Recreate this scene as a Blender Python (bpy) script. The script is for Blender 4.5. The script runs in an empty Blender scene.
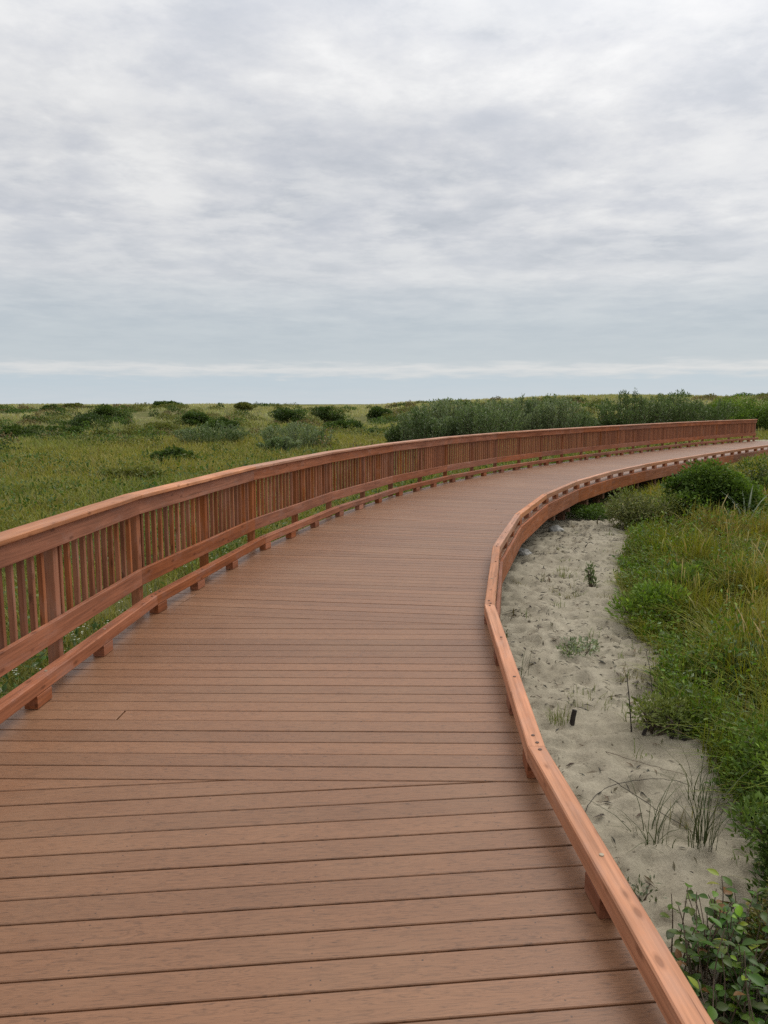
import bpy, bmesh, math, random
import numpy as np
from mathutils import Vector, Matrix

random.seed(7)
rng = np.random.default_rng(11)
S = bpy.context.scene
COL = S.collection

# ------------------------------------------------------------------ helpers
def link(name, me, mat=None, parent=None):
    o = bpy.data.objects.new(name, me)
    COL.objects.link(o)
    if mat is not None and me is not None and not me.materials:
        me.materials.append(mat)
    if parent is not None:
        o.parent = parent
    return o

def tag(o, label=None, cat=None, group=None, kind=None):
    if label: o['label'] = label
    if cat: o['category'] = cat
    if group: o['group'] = group
    if kind: o['kind'] = kind
    return o

def empty(name, loc=(0, 0, 0), rz=0.0):
    o = bpy.data.objects.new(name, None)
    o.empty_display_size = 0.2
    COL.objects.link(o)
    o.location = loc
    o.rotation_euler = (0, 0, rz)
    return o

def mesh_np(name, V, F, nper, col=None, mat=None, smooth=False):
    """mesh from numpy: V (n,3), F flat loop indices, nper list/array of verts per face"""
    me = bpy.data.meshes.new(name)
    V = np.asarray(V, np.float32)
    F = np.asarray(F, np.int32).ravel()
    nper = np.asarray(nper, np.int32)
    me.vertices.add(len(V)); me.vertices.foreach_set('co', V.ravel())
    me.loops.add(len(F)); me.loops.foreach_set('vertex_index', F)
    st = np.concatenate([[0], np.cumsum(nper)[:-1]]).astype(np.int32)
    me.polygons.add(len(nper))
    me.polygons.foreach_set('loop_start', st)
    me.polygons.foreach_set('loop_total', nper)
    me.polygons.foreach_set('use_smooth', np.full(len(nper), bool(smooth)))
    if col is not None:
        a = me.color_attributes.new('tint', 'FLOAT_COLOR', 'POINT')
        c = np.ones((len(V), 4), np.float32); c[:, :3] = col
        a.data.foreach_set('color', c.ravel())
    me.update(calc_edges=True)
    if mat: me.materials.append(mat)
    return me

def sst(a, b, x):
    t = np.clip((np.asarray(x, float) - a) / (b - a), 0, 1)
    return t * t * (3 - 2 * t)

def _hash(ix, iy, s):
    h = (ix.astype(np.int64) * 374761393 + iy.astype(np.int64) * 668265263 + s * 974634521) & 0xffffffff
    h = ((h ^ (h >> 13)) * 1274126177) & 0xffffffff
    h = (h ^ (h >> 16)) & 0xffffffff
    return h / 4294967295.0

def vn(x, y, s=0):
    x = np.asarray(x, float); y = np.asarray(y, float)
    ix = np.floor(x); iy = np.floor(y)
    fx = x - ix; fy = y - iy
    fx = fx * fx * (3 - 2 * fx); fy = fy * fy * (3 - 2 * fy)
    a = _hash(ix, iy, s); b = _hash(ix + 1, iy, s); c = _hash(ix, iy + 1, s); d = _hash(ix + 1, iy + 1, s)
    return (a + (b - a) * fx) * (1 - fy) + (c + (d - c) * fx) * fy

def fbm(x, y, s=0, o=4):
    v = 0; a = 0.5; t = 0
    x = np.asarray(x, float); y = np.asarray(y, float)
    for i in range(o):
        v = v + a * vn(x, y, s + i * 17); t += a
        x = x * 2.03 + 5.1; y = y * 2.03 + 3.7; a *= 0.5
    return v / t

# ------------------------------------------------------------------ materials
def newmat(name):
    m = bpy.data.materials.new(name); m.use_nodes = True
    nt = m.node_tree; nt.nodes.clear()
    out = nt.nodes.new('ShaderNodeOutputMaterial')
    b = nt.nodes.new('ShaderNodeBsdfPrincipled')
    nt.links.new(b.outputs[0], out.inputs[0])
    return m, nt, b, out

def N(nt, t, **kw):
    n = nt.nodes.new(t)
    for k, v in kw.items():
        if k.startswith('_'):
            setattr(n, k[1:], v)
        else:
            key = int(k[1:]) if k[0] == 'i' and k[1:].isdigit() else k
            n.inputs[key].default_value = v
    return n

def L(nt, a, b):
    nt.links.new(a, b)

def math_n(nt, op, a, b=None, c=None, clamp=False):
    n = nt.nodes.new('ShaderNodeMath'); n.operation = op; n.use_clamp = clamp
    for i, v in enumerate((a, b, c)):
        if v is None: continue
        if isinstance(v, (int, float)): n.inputs[i].default_value = v
        else: nt.links.new(v, n.inputs[i])
    return n.outputs[0]

def mixc(nt, fac, a, b, mode='MIX'):
    n = nt.nodes.new('ShaderNodeMix'); n.data_type = 'RGBA'; n.blend_type = mode
    for sock, v in ((n.inputs[0], fac), (n.inputs[6], a), (n.inputs[7], b)):
        if isinstance(v, (int, float)): sock.default_value = v
        elif isinstance(v, tuple): sock.default_value = (*v, 1) if len(v) == 3 else v
        else: nt.links.new(v, sock)
    return n.outputs[2]

def ramp(nt, fac, stops):
    n = nt.nodes.new('ShaderNodeValToRGB')
    e = n.color_ramp.elements
    while len(e) > 1: e.remove(e[-1])
    e[0].position, c = stops[0][0], stops[0][1]
    e[0].color = (*c, 1)
    for p, c in stops[1:]:
        q = e.new(p); q.color = (*c, 1)
    nt.links.new(fac, n.inputs[0])
    return n.outputs[0]

def g3(v): return (v, v, v)

def wood_mat(name, base, dark, light, rough=0.6):
    """stained softwood: grain along local X, knots, per-piece variation"""
    m, nt, b, out = newmat(name)
    tc = N(nt, 'ShaderNodeTexCoord'); oi = N(nt, 'ShaderNodeObjectInfo')
    off = math_n(nt, 'MULTIPLY', oi.outputs['Random'], 37.0)
    cx = nt.nodes.new('ShaderNodeCombineXYZ'); L(nt, off, cx.inputs[0]); L(nt, off, cx.inputs[1]); L(nt, off, cx.inputs[2])
    def coords(sc):
        mp = N(nt, 'ShaderNodeMapping'); mp.inputs['Scale'].default_value = sc
        L(nt, tc.outputs['Object'], mp.inputs['Vector'])
        ad = nt.nodes.new('ShaderNodeVectorMath'); ad.operation = 'ADD'
        L(nt, mp.outputs[0], ad.inputs[0]); L(nt, cx.outputs[0], ad.inputs[1])
        return ad.outputs[0]
    g1 = N(nt, 'ShaderNodeTexNoise', Scale=1.0, Detail=5.0, Roughness=0.6); L(nt, coords((1.6, 55, 55)), g1.inputs['Vector'])
    g2 = N(nt, 'ShaderNodeTexNoise', Scale=1.0, Detail=3.0, Roughness=0.5, Distortion=0.6); L(nt, coords((0.9, 14, 14)), g2.inputs['Vector'])
    bl = N(nt, 'ShaderNodeTexNoise', Scale=1.0, Detail=3.0); L(nt, coords((2.2, 5, 5)), bl.inputs['Vector'])
    kn = N(nt, 'ShaderNodeTexVoronoi', Scale=1.0, Randomness=1.0); L(nt, coords((4.5, 12.0, 12.0)), kn.inputs['Vector'])
    k = ramp(nt, kn.outputs['Distance'], [(0.0, g3(1.0)), (0.10, g3(1.0)), (0.14, g3(0.45)), (0.22, g3(0))])
    ck = N(nt, 'ShaderNodeTexNoise', Scale=1.0, Detail=2.0, Roughness=0.5); L(nt, coords((1.1, 70, 70)), ck.inputs['Vector'])
    cks = ramp(nt, ck.outputs[0], [(0.24, g3(1)), (0.29, g3(0))])
    gy = N(nt, 'ShaderNodeTexNoise', Scale=1.0, Detail=5.0, Roughness=0.65); L(nt, coords((3.0, 9, 9)), gy.inputs['Vector'])
    c = mixc(nt, ramp(nt, g2.outputs[0], [(0.3, g3(0)), (0.7, g3(1))]), dark, light)
    c = mixc(nt, 0.55, c, base)
    gr = ramp(nt, g1.outputs[0], [(0.35, g3(0.72)), (0.6, g3(1.08))])
    c = mixc(nt, 1.0, c, gr, 'MULTIPLY')
    blr = ramp(nt, bl.outputs[0], [(0.25, g3(0.78)), (0.75, g3(1.16))])
    c = mixc(nt, 1.0, c, blr, 'MULTIPLY')
    c = mixc(nt, ramp(nt, gy.outputs[0], [(0.52, g3(0)), (0.72, g3(0.4))]), c, tuple(0.55 * v + 0.13 for v in base))
    c = mixc(nt, math_n(nt, 'MULTIPLY', k, 0.62), c, tuple(v * 0.45 for v in dark))
    c = mixc(nt, math_n(nt, 'MULTIPLY', cks, 0.6), c, tuple(v * 0.35 for v in dark))
    hv = nt.nodes.new('ShaderNodeHueSaturation')
    L(nt, c, hv.inputs['Color'])
    r2 = math_n(nt, 'FRACT', math_n(nt, 'MULTIPLY', oi.outputs['Random'], 7.13))
    L(nt, math_n(nt, 'MULTIPLY_ADD', oi.outputs['Random'], 0.34, 0.83), hv.inputs['Value'])
    L(nt, math_n(nt, 'MULTIPLY_ADD', r2, 0.2, 0.88), hv.inputs['Saturation'])
    L(nt, hv.outputs[0], b.inputs['Base Color'])
    b.inputs['Roughness'].default_value = rough
    b.inputs['Specular IOR Level'].default_value = 0.18
    bp = N(nt, 'ShaderNodeBump', Strength=0.35, Distance=0.004); L(nt, g1.outputs[0], bp.inputs['Height']); L(nt, bp.outputs[0], b.inputs['Normal'])
    return m

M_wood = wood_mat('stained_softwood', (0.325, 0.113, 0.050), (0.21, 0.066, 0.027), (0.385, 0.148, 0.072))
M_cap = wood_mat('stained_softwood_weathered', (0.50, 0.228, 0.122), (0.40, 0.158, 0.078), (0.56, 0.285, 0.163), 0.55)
M_bal = wood_mat('stained_softwood_slats', (0.31, 0.108, 0.043), (0.18, 0.058, 0.024), (0.39, 0.155, 0.068))

def deck_mat():
    m, nt, b, out = newmat('composite_decking')
    tc = N(nt, 'ShaderNodeTexCoord'); oi = N(nt, 'ShaderNodeObjectInfo')
    sp = nt.nodes.new('ShaderNodeSeparateXYZ'); L(nt, tc.outputs['Object'], sp.inputs[0])
    by = math_n(nt, 'MULTIPLY_ADD', sp.outputs[0], -0.038, sp.outputs[1])
    bvec = nt.nodes.new('ShaderNodeCombineXYZ'); L(nt, sp.outputs[0], bvec.inputs[0]); L(nt, by, bvec.inputs[1]); L(nt, sp.outputs[2], bvec.inputs[2])
    idx = math_n(nt, 'FLOOR', math_n(nt, 'DIVIDE', math_n(nt, 'ADD', by, 0.0005), 0.146))
    seed = math_n(nt, 'ADD', math_n(nt, 'MULTIPLY', oi.outputs['Random'], 91.0), math_n(nt, 'MULTIPLY', idx, 1.37))
    wn = nt.nodes.new('ShaderNodeTexWhiteNoise'); wn.noise_dimensions = '1D'; L(nt, seed, wn.inputs['W'])
    cx = nt.nodes.new('ShaderNodeCombineXYZ'); L(nt, math_n(nt, 'MULTIPLY', wn.outputs['Value'], 60.0), cx.inputs[0]); L(nt, seed, cx.inputs[2])
    def coords(sc):
        mp = N(nt, 'ShaderNodeMapping'); mp.inputs['Scale'].default_value = sc
        ad = nt.nodes.new('ShaderNodeVectorMath'); ad.operation = 'ADD'
        L(nt, bvec.outputs[0], ad.inputs[0]); L(nt, cx.outputs[0], ad.inputs[1])
        L(nt, ad.outputs[0], mp.inputs['Vector']); return mp.outputs[0]
    fine = N(nt, 'ShaderNodeTexNoise', Scale=1.0, Detail=4.0, Roughness=0.65); L(nt, coords((7, 190, 1)), fine.inputs['Vector'])
    cath = N(nt, 'ShaderNodeTexNoise', Scale=1.0, Detail=3.0, Roughness=0.5, Distortion=1.2); L(nt, coords((2.2, 26, 1)), cath.inputs['Vector'])
    rings = math_n(nt, 'FRACT', math_n(nt, 'MULTIPLY', cath.outputs[0], 9.0))
    rg = ramp(nt, rings, [(0.0, g3(0.70)), (0.2, g3(0.98)), (0.8, g3(1.06)), (1.0, g3(0.78))])
    fl = N(nt, 'ShaderNodeTexNoise', Scale=1.0, Detail=2.0, Roughness=0.6); L(nt, coords((22, 120, 1)), fl.inputs['Vector'])
    flr = ramp(nt, fl.outputs[0], [(0.26, g3(0.55)), (0.42, g3(1.0))])
    c = mixc(nt, fine.outputs[0], (0.163, 0.074, 0.033), (0.278, 0.135, 0.068))
    c = mixc(nt, 1.0, c, rg, 'MULTIPLY')
    c = mixc(nt, 1.0, c, flr, 'MULTIPLY')
    bv = math_n(nt, 'MULTIPLY_ADD', wn.outputs['Value'], 0.24, 0.88)
    hv = nt.nodes.new('ShaderNodeHueSaturation'); L(nt, c, hv.inputs['Color']); L(nt, bv, hv.inputs['Value'])
    # trodden-in pale sand dust and a few dark flecks
    d = N(nt, 'ShaderNodeTexNoise', Scale=0.8, Detail=6.0, Roughness=0.62)
    gm = N(nt, 'ShaderNodeNewGeometry'); L(nt, gm.outputs['Position'], d.inputs['Vector'])
    c = mixc(nt, ramp(nt, d.outputs[0], [(0.45, g3(0)), (0.75, g3(0.22))]), hv.outputs[0], (0.33, 0.21, 0.125))
    vo = N(nt, 'ShaderNodeTexVoronoi', Scale=6.5); L(nt, gm.outputs['Position'], vo.inputs['Vector'])
    c = mixc(nt, ramp(nt, vo.outputs['Distance'], [(0.0, g3(1)), (0.022, g3(1)), (0.03, g3(0))]), c, (0.05, 0.03, 0.02))
    # fastener dots in rows over the joists
    jx = math_n(nt, 'ABSOLUTE', math_n(nt, 'SUBTRACT', math_n(nt, 'FRACT', math_n(nt, 'DIVIDE', sp.outputs[0], 0.81)), 0.5))
    fy = math_n(nt, 'ABSOLUTE', math_n(nt, 'SUBTRACT', math_n(nt, 'FRACT', math_n(nt, 'DIVIDE', by, 0.146)), 0.5))
    r2 = math_n(nt, 'ADD', math_n(nt, 'POWER', math_n(nt, 'MULTIPLY', jx, 0.81), 2.0), math_n(nt, 'POWER', math_n(nt, 'MULTIPLY', math_n(nt, 'SUBTRACT', fy, 0.27), 0.146), 2.0))
    fd = math_n(nt, 'LESS_THAN', r2, 0.0038 ** 2)
    c = mixc(nt, math_n(nt, 'MULTIPLY', fd, 0.75), c, (0.06, 0.032, 0.02))
    stn = N(nt, 'ShaderNodeTexNoise', Scale=2.6, Detail=4.0, Roughness=0.55); L(nt, gm.outputs['Position'], stn.inputs['Vector'])
    c = mixc(nt, 1.0, c, ramp(nt, stn.outputs[0], [(0.28, g3(0.93)), (0.45, g3(1.0)), (0.7, g3(1.03))]), 'MULTIPLY')
    L(nt, c, b.inputs['Base Color'])
    L(nt, math_n(nt, 'MULTIPLY_ADD', d.outputs[0], 0.25, 0.36), b.inputs['Roughness'])
    b.inputs['Specular IOR Level'].default_value = 0.45
    bp = N(nt, 'ShaderNodeBump', Strength=0.35, Distance=0.002); L(nt, fine.outputs[0], bp.inputs['Height']); L(nt, bp.outputs[0], b.inputs['Normal'])
    return m
M_deck = deck_mat()

def leaf_mat(name, rough=0.5, trans=0.3, spec=0.35):
    m, nt, b, out = newmat(name)
    at = nt.nodes.new('ShaderNodeAttribute'); at.attribute_name = 'tint'
    L(nt, at.outputs['Color'], b.inputs['Base Color'])
    b.inputs['Roughness'].default_value = rough
    b.inputs['Specular IOR Level'].default_value = spec
    tr = nt.nodes.new('ShaderNodeBsdfTranslucent')
    L(nt, mixc(nt, 1.0, at.outputs['Color'], (1.15, 1.2, 0.6), 'MULTIPLY'), tr.inputs[0])
    mx = nt.nodes.new('ShaderNodeMixShader'); mx.inputs[0].default_value = trans
    L(nt, b.outputs[0], mx.inputs[1]); L(nt, tr.outputs[0], mx.inputs[2]); L(nt, mx.outputs[0], out.inputs[0])
    return m
M_grass = leaf_mat('grass_blade', 0.6, 0.35, 0.15)
M_leaf = leaf_mat('leaf', 0.5, 0.28, 0.22)
M_gloss = leaf_mat('glossy_leaf', 0.4, 0.25, 0.25)

def plain(name, col, rough=0.7, bump=0.0, bscale=60.0, var=0.25, metal=0.0, nscale=8.0):
    m, nt, b, out = newmat(name)
    tc = N(nt, 'ShaderNodeTexCoord')
    n = N(nt, 'ShaderNodeTexNoise', Scale=nscale, Detail=5.0); L(nt, tc.outputs['Object'], n.inputs['Vector'])
    c = mixc(nt, ramp(nt, n.outputs[0], [(0.3, g3(0)), (0.7, g3(1))]), tuple(v * (1 - var) for v in col), tuple(min(1, v * (1 + var)) for v in col))
    L(nt, c, b.inputs['Base Color']); b.inputs['Roughness'].default_value = rough; b.inputs['Metallic'].default_value = metal
    if bump:
        n2 = N(nt, 'ShaderNodeTexNoise', Scale=bscale, Detail=4.0); L(nt, tc.outputs['Object'], n2.inputs['Vector'])
        bp = N(nt, 'ShaderNodeBump', Strength=bump, Distance=0.01); L(nt, n2.outputs[0], bp.inputs['Height']); L(nt, bp.outputs[0], b.inputs['Normal'])
    return m
M_bark = plain('grey_brown_bark', (0.10, 0.075, 0.05), 0.85, 0.5)
M_stub = plain('dark_driftwood', (0.028, 0.022, 0.018), 0.9, 0.6)
M_dry = plain('dry_twig', (0.16, 0.12, 0.085), 0.9)
M_rock = plain('pale_rock', (0.34, 0.33, 0.30), 0.8, 0.6, 20)
M_bolt = plain('galvanised_washer', (0.36, 0.30, 0.21), 0.6, metal=0.3)
M_screw = plain('rusty_screw_head', (0.10, 0.05, 0.03), 0.6)
M_pile = plain('treated_timber', (0.20, 0.10, 0.06), 0.85, 0.4)

def sand_mat():
    m, nt, b, out = newmat('damp_grey_sand')
    gm = N(nt, 'ShaderNodeNewGeometry')
    a = N(nt, 'ShaderNodeTexNoise', Scale=1.3, Detail=6.0, Roughness=0.6); L(nt, gm.outputs['Position'], a.inputs['Vector'])
    f = N(nt, 'ShaderNodeTexNoise', Scale=45.0, Detail=5.0, Roughness=0.7); L(nt, gm.outputs['Position'], f.inputs['Vector'])
    gr = N(nt, 'ShaderNodeTexNoise', Scale=420.0, Detail=2.0); L(nt, gm.outputs['Position'], gr.inputs['Vector'])
    c = mixc(nt, ramp(nt, a.outputs[0], [(0.3, g3(0)), (0.7, g3(1))]), (0.265, 0.232, 0.166), (0.385, 0.342, 0.255))
    c = mixc(nt, 1.0, c, ramp(nt, f.outputs[0], [(0.28, g3(0.80)), (0.6, g3(1.05))]), 'MULTIPLY')
    c = mixc(nt, 1.0, c, ramp(nt, gr.outputs[0], [(0.3, g3(0.92)), (0.7, g3(1.05))]), 'MULTIPLY')
    # scattered plant litter: dark flecks
    v = N(nt, 'ShaderNodeTexVoronoi', Scale=13.0); L(nt, gm.outputs['Position'], v.inputs['Vector'])
    li = N(nt, 'ShaderNodeTexNoise', Scale=1.1, Detail=3.0); L(nt, gm.outputs['Position'], li.inputs['Vector'])
    k = math_n(nt, 'MULTIPLY', ramp(nt, v.outputs['Distance'], [(0.0, g3(1)), (0.10, g3(1)), (0.15, g3(0))]), ramp(nt, li.outputs[0], [(0.40, g3(0)), (0.56, g3(0.8))]))
    c = mixc(nt, k, c, (0.07, 0.055, 0.035))
    L(nt, c, b.inputs['Base Color']); b.inputs['Roughness'].default_value = 0.95; b.inputs['Specular IOR Level'].default_value = 0.15
    mxh = math_n(nt, 'ADD', math_n(nt, 'MULTIPLY', f.outputs[0], 1.0), math_n(nt, 'MULTIPLY', gr.outputs[0], 0.15))
    bp = N(nt, 'ShaderNodeBump', Strength=0.6, Distance=0.012); L(nt, mxh, bp.inputs['Height']); L(nt, bp.outputs[0], b.inputs['Normal'])
    return m
M_sand = sand_mat()

def ground_mat():
    m, nt, b, out = newmat('dune_turf')
    gm = N(nt, 'ShaderNodeNewGeometry')
    a = N(nt, 'ShaderNodeTexNoise', Scale=0.12, Detail=8.0, Roughness=0.65); L(nt, gm.outputs['Position'], a.inputs['Vector'])
    f = N(nt, 'ShaderNodeTexNoise', Scale=2.2, Detail=8.0, Roughness=0.7); L(nt, gm.outputs['Position'], f.inputs['Vector'])
    c = mixc(nt, ramp(nt, a.outputs[0], [(0.35, g3(0)), (0.65, g3(1))]), (0.10, 0.108, 0.035), (0.20, 0.18, 0.08))
    c = mixc(nt, ramp(nt, f.outputs[0], [(0.4, g3(0)), (0.7, g3(1))]), c, (0.085, 0.095, 0.03))
    L(nt, c, b.inputs['Base Color']); b.inputs['Roughness'].default_value = 1.0; b.inputs['Specular IOR Level'].default_value = 0.05
    bp = N(nt, 'ShaderNodeBump', Strength=1.0, Distance=0.15); L(nt, f.outputs[0], bp.inputs['Height']); L(nt, bp.outputs[0], b.inputs['Normal'])
    return m
M_ground = ground_mat()

# ------------------------------------------------------------------ boardwalk layout
SEC = 2.92
HEAD = [-12.0, -8.0, -3.56, 2.86, 9.43, 14.89, 20.1, 25.68, 30.94, 35.18, 38.0, 39.64, 40.32, 41.0, 42.52, 45.04, 47.89]
P0 = np.array([-0.55, 0.74])
TH = np.radians(HEAD)
NS = len(HEAD)
P = [P0]
for k in (1, 0):
    P.insert(0, P[0] - SEC * np.array([math.sin(TH[k]), math.cos(TH[k])]))
for k in range(2, NS):
    P.append(P[-1] + SEC * np.array([math.sin(TH[k]), math.cos(TH[k])]))
P = np.array(P)                                    # NS+1 vertices
KINK = [0.0] + [TH[k] - TH[k - 1] for k in range(1, NS)] + [0.0]   # turn at vertex k

def offset(o):
    r = []
    for i in range(NS + 1):
        a = TH[max(i - 1, 0)]; b = TH[min(i, NS - 1)]; mm = (a + b) / 2
        r.append(P[i] + np.array([math.cos(mm), -math.sin(mm)]) * o / math.cos((b - a) / 2))
    return np.array(r)

def cdist(x, y):
    """signed distance to the walk's centre line (right positive)"""
    x = np.asarray(x, float); y = np.asarray(y, float)
    best = np.full(x.shape, 1e9); sg = np.ones(x.shape)
    for i in range(NS):
        d = P[i + 1] - P[i]; l = np.hypot(*d); d = d / l
        wx = x - P[i][0]; wy = y - P[i][1]
        t = np.clip(wx * d[0] + wy * d[1], 0, l)
        ex = wx - t * d[0]; ey = wy - t * d[1]
        v = np.hypot(ex, ey)
        s = np.sign(wx * d[1] - wy * d[0])
        u = v < best
        best = np.where(u, v, best); sg = np.where(u, s, sg)
    return best * sg

# ------------------------------------------------------------------ terrain
def hgt(x, y):
    x = np.asarray(x, float); y = np.asarray(y, float)
    d = np.hypot(x, y)
    h = -0.68 + 0.56 * sst(15, 37, y) * sst(-2, 7, x)
    h = h + 0.10 * (fbm(x * 0.22, y * 0.22, 3, 3) - 0.5) * sst(4, 12, d)
    h = h + 0.5 * (fbm(x * 0.045, y * 0.045, 9, 3) - 0.5) * sst(20, 60, d) * (1 - sst(0, 10, x) * (1 - sst(45, 60, d)))
    az = x / np.maximum(y, 1.0)
    amp = 1.9 + 1.1 * sst(-0.1, 0.3, az)
    h = h + amp * sst(55, 150, d)
    h = h + 1.5 * (fbm(x * 0.035 + 7, y * 0.035, 21, 4) - 0.5) * sst(70, 140, d)
    h = h - (amp + 2.0) * sst(175, 320, d)
    return h

SBX = [(-4, 2.1), (2.2, 2.16), (3.64, 2.16), (4.09, 2.17), (4.65, 2.28), (5.18, 2.3), (5.87, 2.32), (6.57, 2.42), (7.69, 2.75), (9.25, 3.1), (11.2, 3.5), (13.17, 4.2), (15.3, 4.95), (17.2, 5.4), (18.2, 5.2), (60, 5.2)]
def sand_right(y):
    a = np.array(SBX)
    return np.interp(y, a[:, 0], a[:, 1])
def sand_in(x, y):
    """>0 inside the bare sand strip beside the walk"""
    e = sand_right(y) + 0.30 * (fbm(x * 1.4, y * 1.4, 40, 3) - 0.5) - x
    e = np.minimum(e, 17.9 + 0.6 * (fbm(x, y, 44, 2) - 0.5) - y)
    return e

def build_ground():
    nr, na = 250, 800
    r = 0.4 * (3200 / 0.4) ** (np.arange(nr) / (nr - 1))
    a = np.linspace(0, 2 * np.pi, na, endpoint=False)
    R, A = np.meshgrid(r, a, indexing='ij')
    X = (R * np.sin(A)).ravel(); Y = (R * np.cos(A)).ravel()
    Z = hgt(X, Y)
    c = cdist(X, Y)
    ins = (c > 0.95) & (sand_in(X, Y) > -0.1) & (Y > -6)
    Z = np.where(ins, Z - 0.16, Z)
    V = np.stack([X, Y, Z], 1)
    V = np.vstack([V, [[0, 0, -0.84]]])
    i = np.arange(nr - 1)[:, None] * na; j = np.arange(na)[None, :]; j2 = (j + 1) % na
    F = np.stack([i + j, i + na + j, i + na + j2, i + j2], -1).reshape(-1)
    F = F.reshape(-1, 4)[:, ::-1].reshape(-1)
    n = len(V) - 1
    T = np.stack([np.full(na, n), np.arange(na), (np.arange(na) + 1) % na], 1)[:, ::-1].reshape(-1)
    me = mesh_np('ground', V, np.concatenate([F, T]), np.concatenate([np.full(len(F) // 4, 4), np.full(na, 3)]), mat=M_ground, smooth=True)
    me.flip_normals() if me.polygons[0].normal.z < 0 else None
    o = link('ground', me); tag(o, 'rolling grassy dune ground reaching the horizon', 'ground', kind='structure')

def sand_z(x, y, foot=None):
    return hgt(x, y) - 0.02 + 0.12 * (fbm(x * 1.1, y * 1.1, 61, 3) - 0.5) + 0.10 * (fbm(x * 3.0, y * 6.0, 62, 3) - 0.5) + 0.13 * (fbm(x * 6.0 + y * 2, y * 11.0 - x * 3, 63, 3) - 0.5)

def build_sand():
    ys = [-5.0]
    while ys[-1] < 19.0: ys.append(ys[-1] + 0.02 * (1 + max(ys[-1] - 1, 0) / 7))
    xs = np.arange(-2.2, 6.6, 0.03)
    X, Y = np.meshgrid(xs, np.array(ys))
    Z = sand_z(X, Y)
    r = np.random.default_rng(5)
    nf = 600
    fy = r.uniform(0.5, 17.5, nf); fx = r.uniform(0.6, 5.6, nf)
    for q in range(nf):
        if sand_in(fx[q], fy[q]) < 0.02: continue
        rx, ry = r.uniform(0.04, 0.085), r.uniform(0.07, 0.15); an = r.uniform(-0.8, 0.8)
        i0, i1 = np.searchsorted(ys, [fy[q] - 0.4, fy[q] + 0.4]); j0, j1 = np.searchsorted(xs, [fx[q] - 0.4, fx[q] + 0.4])
        dx = X[i0:i1, j0:j1] - fx[q]; dy = Y[i0:i1, j0:j1] - fy[q]
        u = (dx * math.cos(an) + dy * math.sin(an)) / rx; v = (-dx * math.sin(an) + dy * math.cos(an)) / ry
        t = np.sqrt(u * u + v * v)
        dep = r.uniform(0.012, 0.036)
        Z[i0:i1, j0:j1] += -dep * np.exp(-t ** 3) + 0.45 * dep * np.exp(-((t - 1.35) / 0.35) ** 2)
    e = sand_in(X, Y)
    Z = Z - 0.3 * sst(0.05, 0.4, -e)
    keep = (e > -0.6) & (cdist(X, Y) > 0.75)
    idx = -np.ones(X.shape, int); 
    q = keep[:-1, :-1] & keep[1:, :-1] & keep[:-1, 1:] & keep[1:, 1:]
    vid = np.arange(X.size).reshape(X.shape)
    F = np.stack([vid[:-1, :-1][q], vid[:-1, 1:][q], vid[1:, 1:][q], vid[1:, :-1][q]], 1)
    used = np.unique(F); remap = np.zeros(X.size, int); remap[used] = np.arange(len(used))
    V = np.stack([X.ravel(), Y.ravel(), Z.ravel()], 1)[used]
    me = mesh_np('sand', V, remap[F].ravel(), np.full(len(F), 4), mat=M_sand, smooth=True)
    o = link('sand', me); tag(o, 'strip of grey trodden sand along the right side of the boardwalk', 'sand', kind='structure')

    # pale trail beyond the end of the boardwalk
    e0 = P[-1]; pts = [(-1.3, 0), (1.2, 2.2), (4.5, 4.5), (9, 6.5), (16, 8.5), (26, 10)]
    V = []; F = []
    n = 60
    xs_ = np.array([p[0] for p in pts]); ys_ = np.array([p[1] for p in pts])
    for i in range(n):
        t = -1.3 + 27 * i / (n - 1)
        cy = np.interp(t, xs_, ys_); w = 1.5 + 0.25 * math.sin(i * 0.9) + 0.02 * i
        for s in np.linspace(-1, 1, 7):
            x = e0[0] + t + s * w * 0.5; y = e0[1] + cy - s * w * 0.85
            z = float(hgt(x, y)); zt = max(z + 0.05 * (1 - s * s) + 0.01, -0.03 * 1.0 if t < 1.0 else z) 
            V.append((x, y, zt))
    for i in range(n - 1):
        for j in range(6):
            a = i * 7 + j; F += [a, a + 1, a + 8, a + 7]
    me = mesh_np('sand_trail', V, F, np.full(len(F) // 4, 4), mat=M_sand, smooth=True)
    if me.polygons[0].normal.z < 0: me.flip_normals()
    o = link('sand_trail', me); tag(o, 'pale sand trail leading on from the far end of the boardwalk', 'path', kind='structure')

build_ground()
build_sand()

# ------------------------------------------------------------------ timber members
def beam_mesh(name, ln, w, h, m0=0.0, m1=0.0, ch=0.004, nseg=6, jit=0.0012, gap=0.0012, rnd=None):
    """bar along local X, width along Y, height along Z; ends mitred by m0/m1 (tan of half the turn)"""
    rnd = rnd or random
    a, b = w / 2, h / 2
    prof = [(-a + ch, -b), (a - ch, -b), (a, -b + ch), (a, b - ch), (a - ch, b), (-a + ch, b), (-a, b - ch), (-a, -b + ch)]
    V = []; F = []; npf = []
    for i in range(nseg + 1):
        t = i / nseg
        jy, jz = (rnd.uniform(-jit, jit), rnd.uniform(-jit, jit)) if 0 < i < nseg else (0, 0)
        for (y, z) in prof:
            x0 = -ln / 2 + gap - y * m0; x1 = ln / 2 - gap + y * m1
            V.append((x0 + (x1 - x0) * t, y + jy, z + jz))
    for i in range(nseg):
        for j in range(8):
            q = (j + 1) % 8
            F += [i * 8 + j, i * 8 + q, (i + 1) * 8 + q, (i + 1) * 8 + j]; npf.append(4)
    F += list(range(7, -1, -1)); npf.append(8)
    F += [nseg * 8 + j for j in range(8)]; npf.append(8)
    me = mesh_np(name, V, F, npf)
    if me.polygons[0].normal.z > 0: me.flip_normals()
    return me

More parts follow.
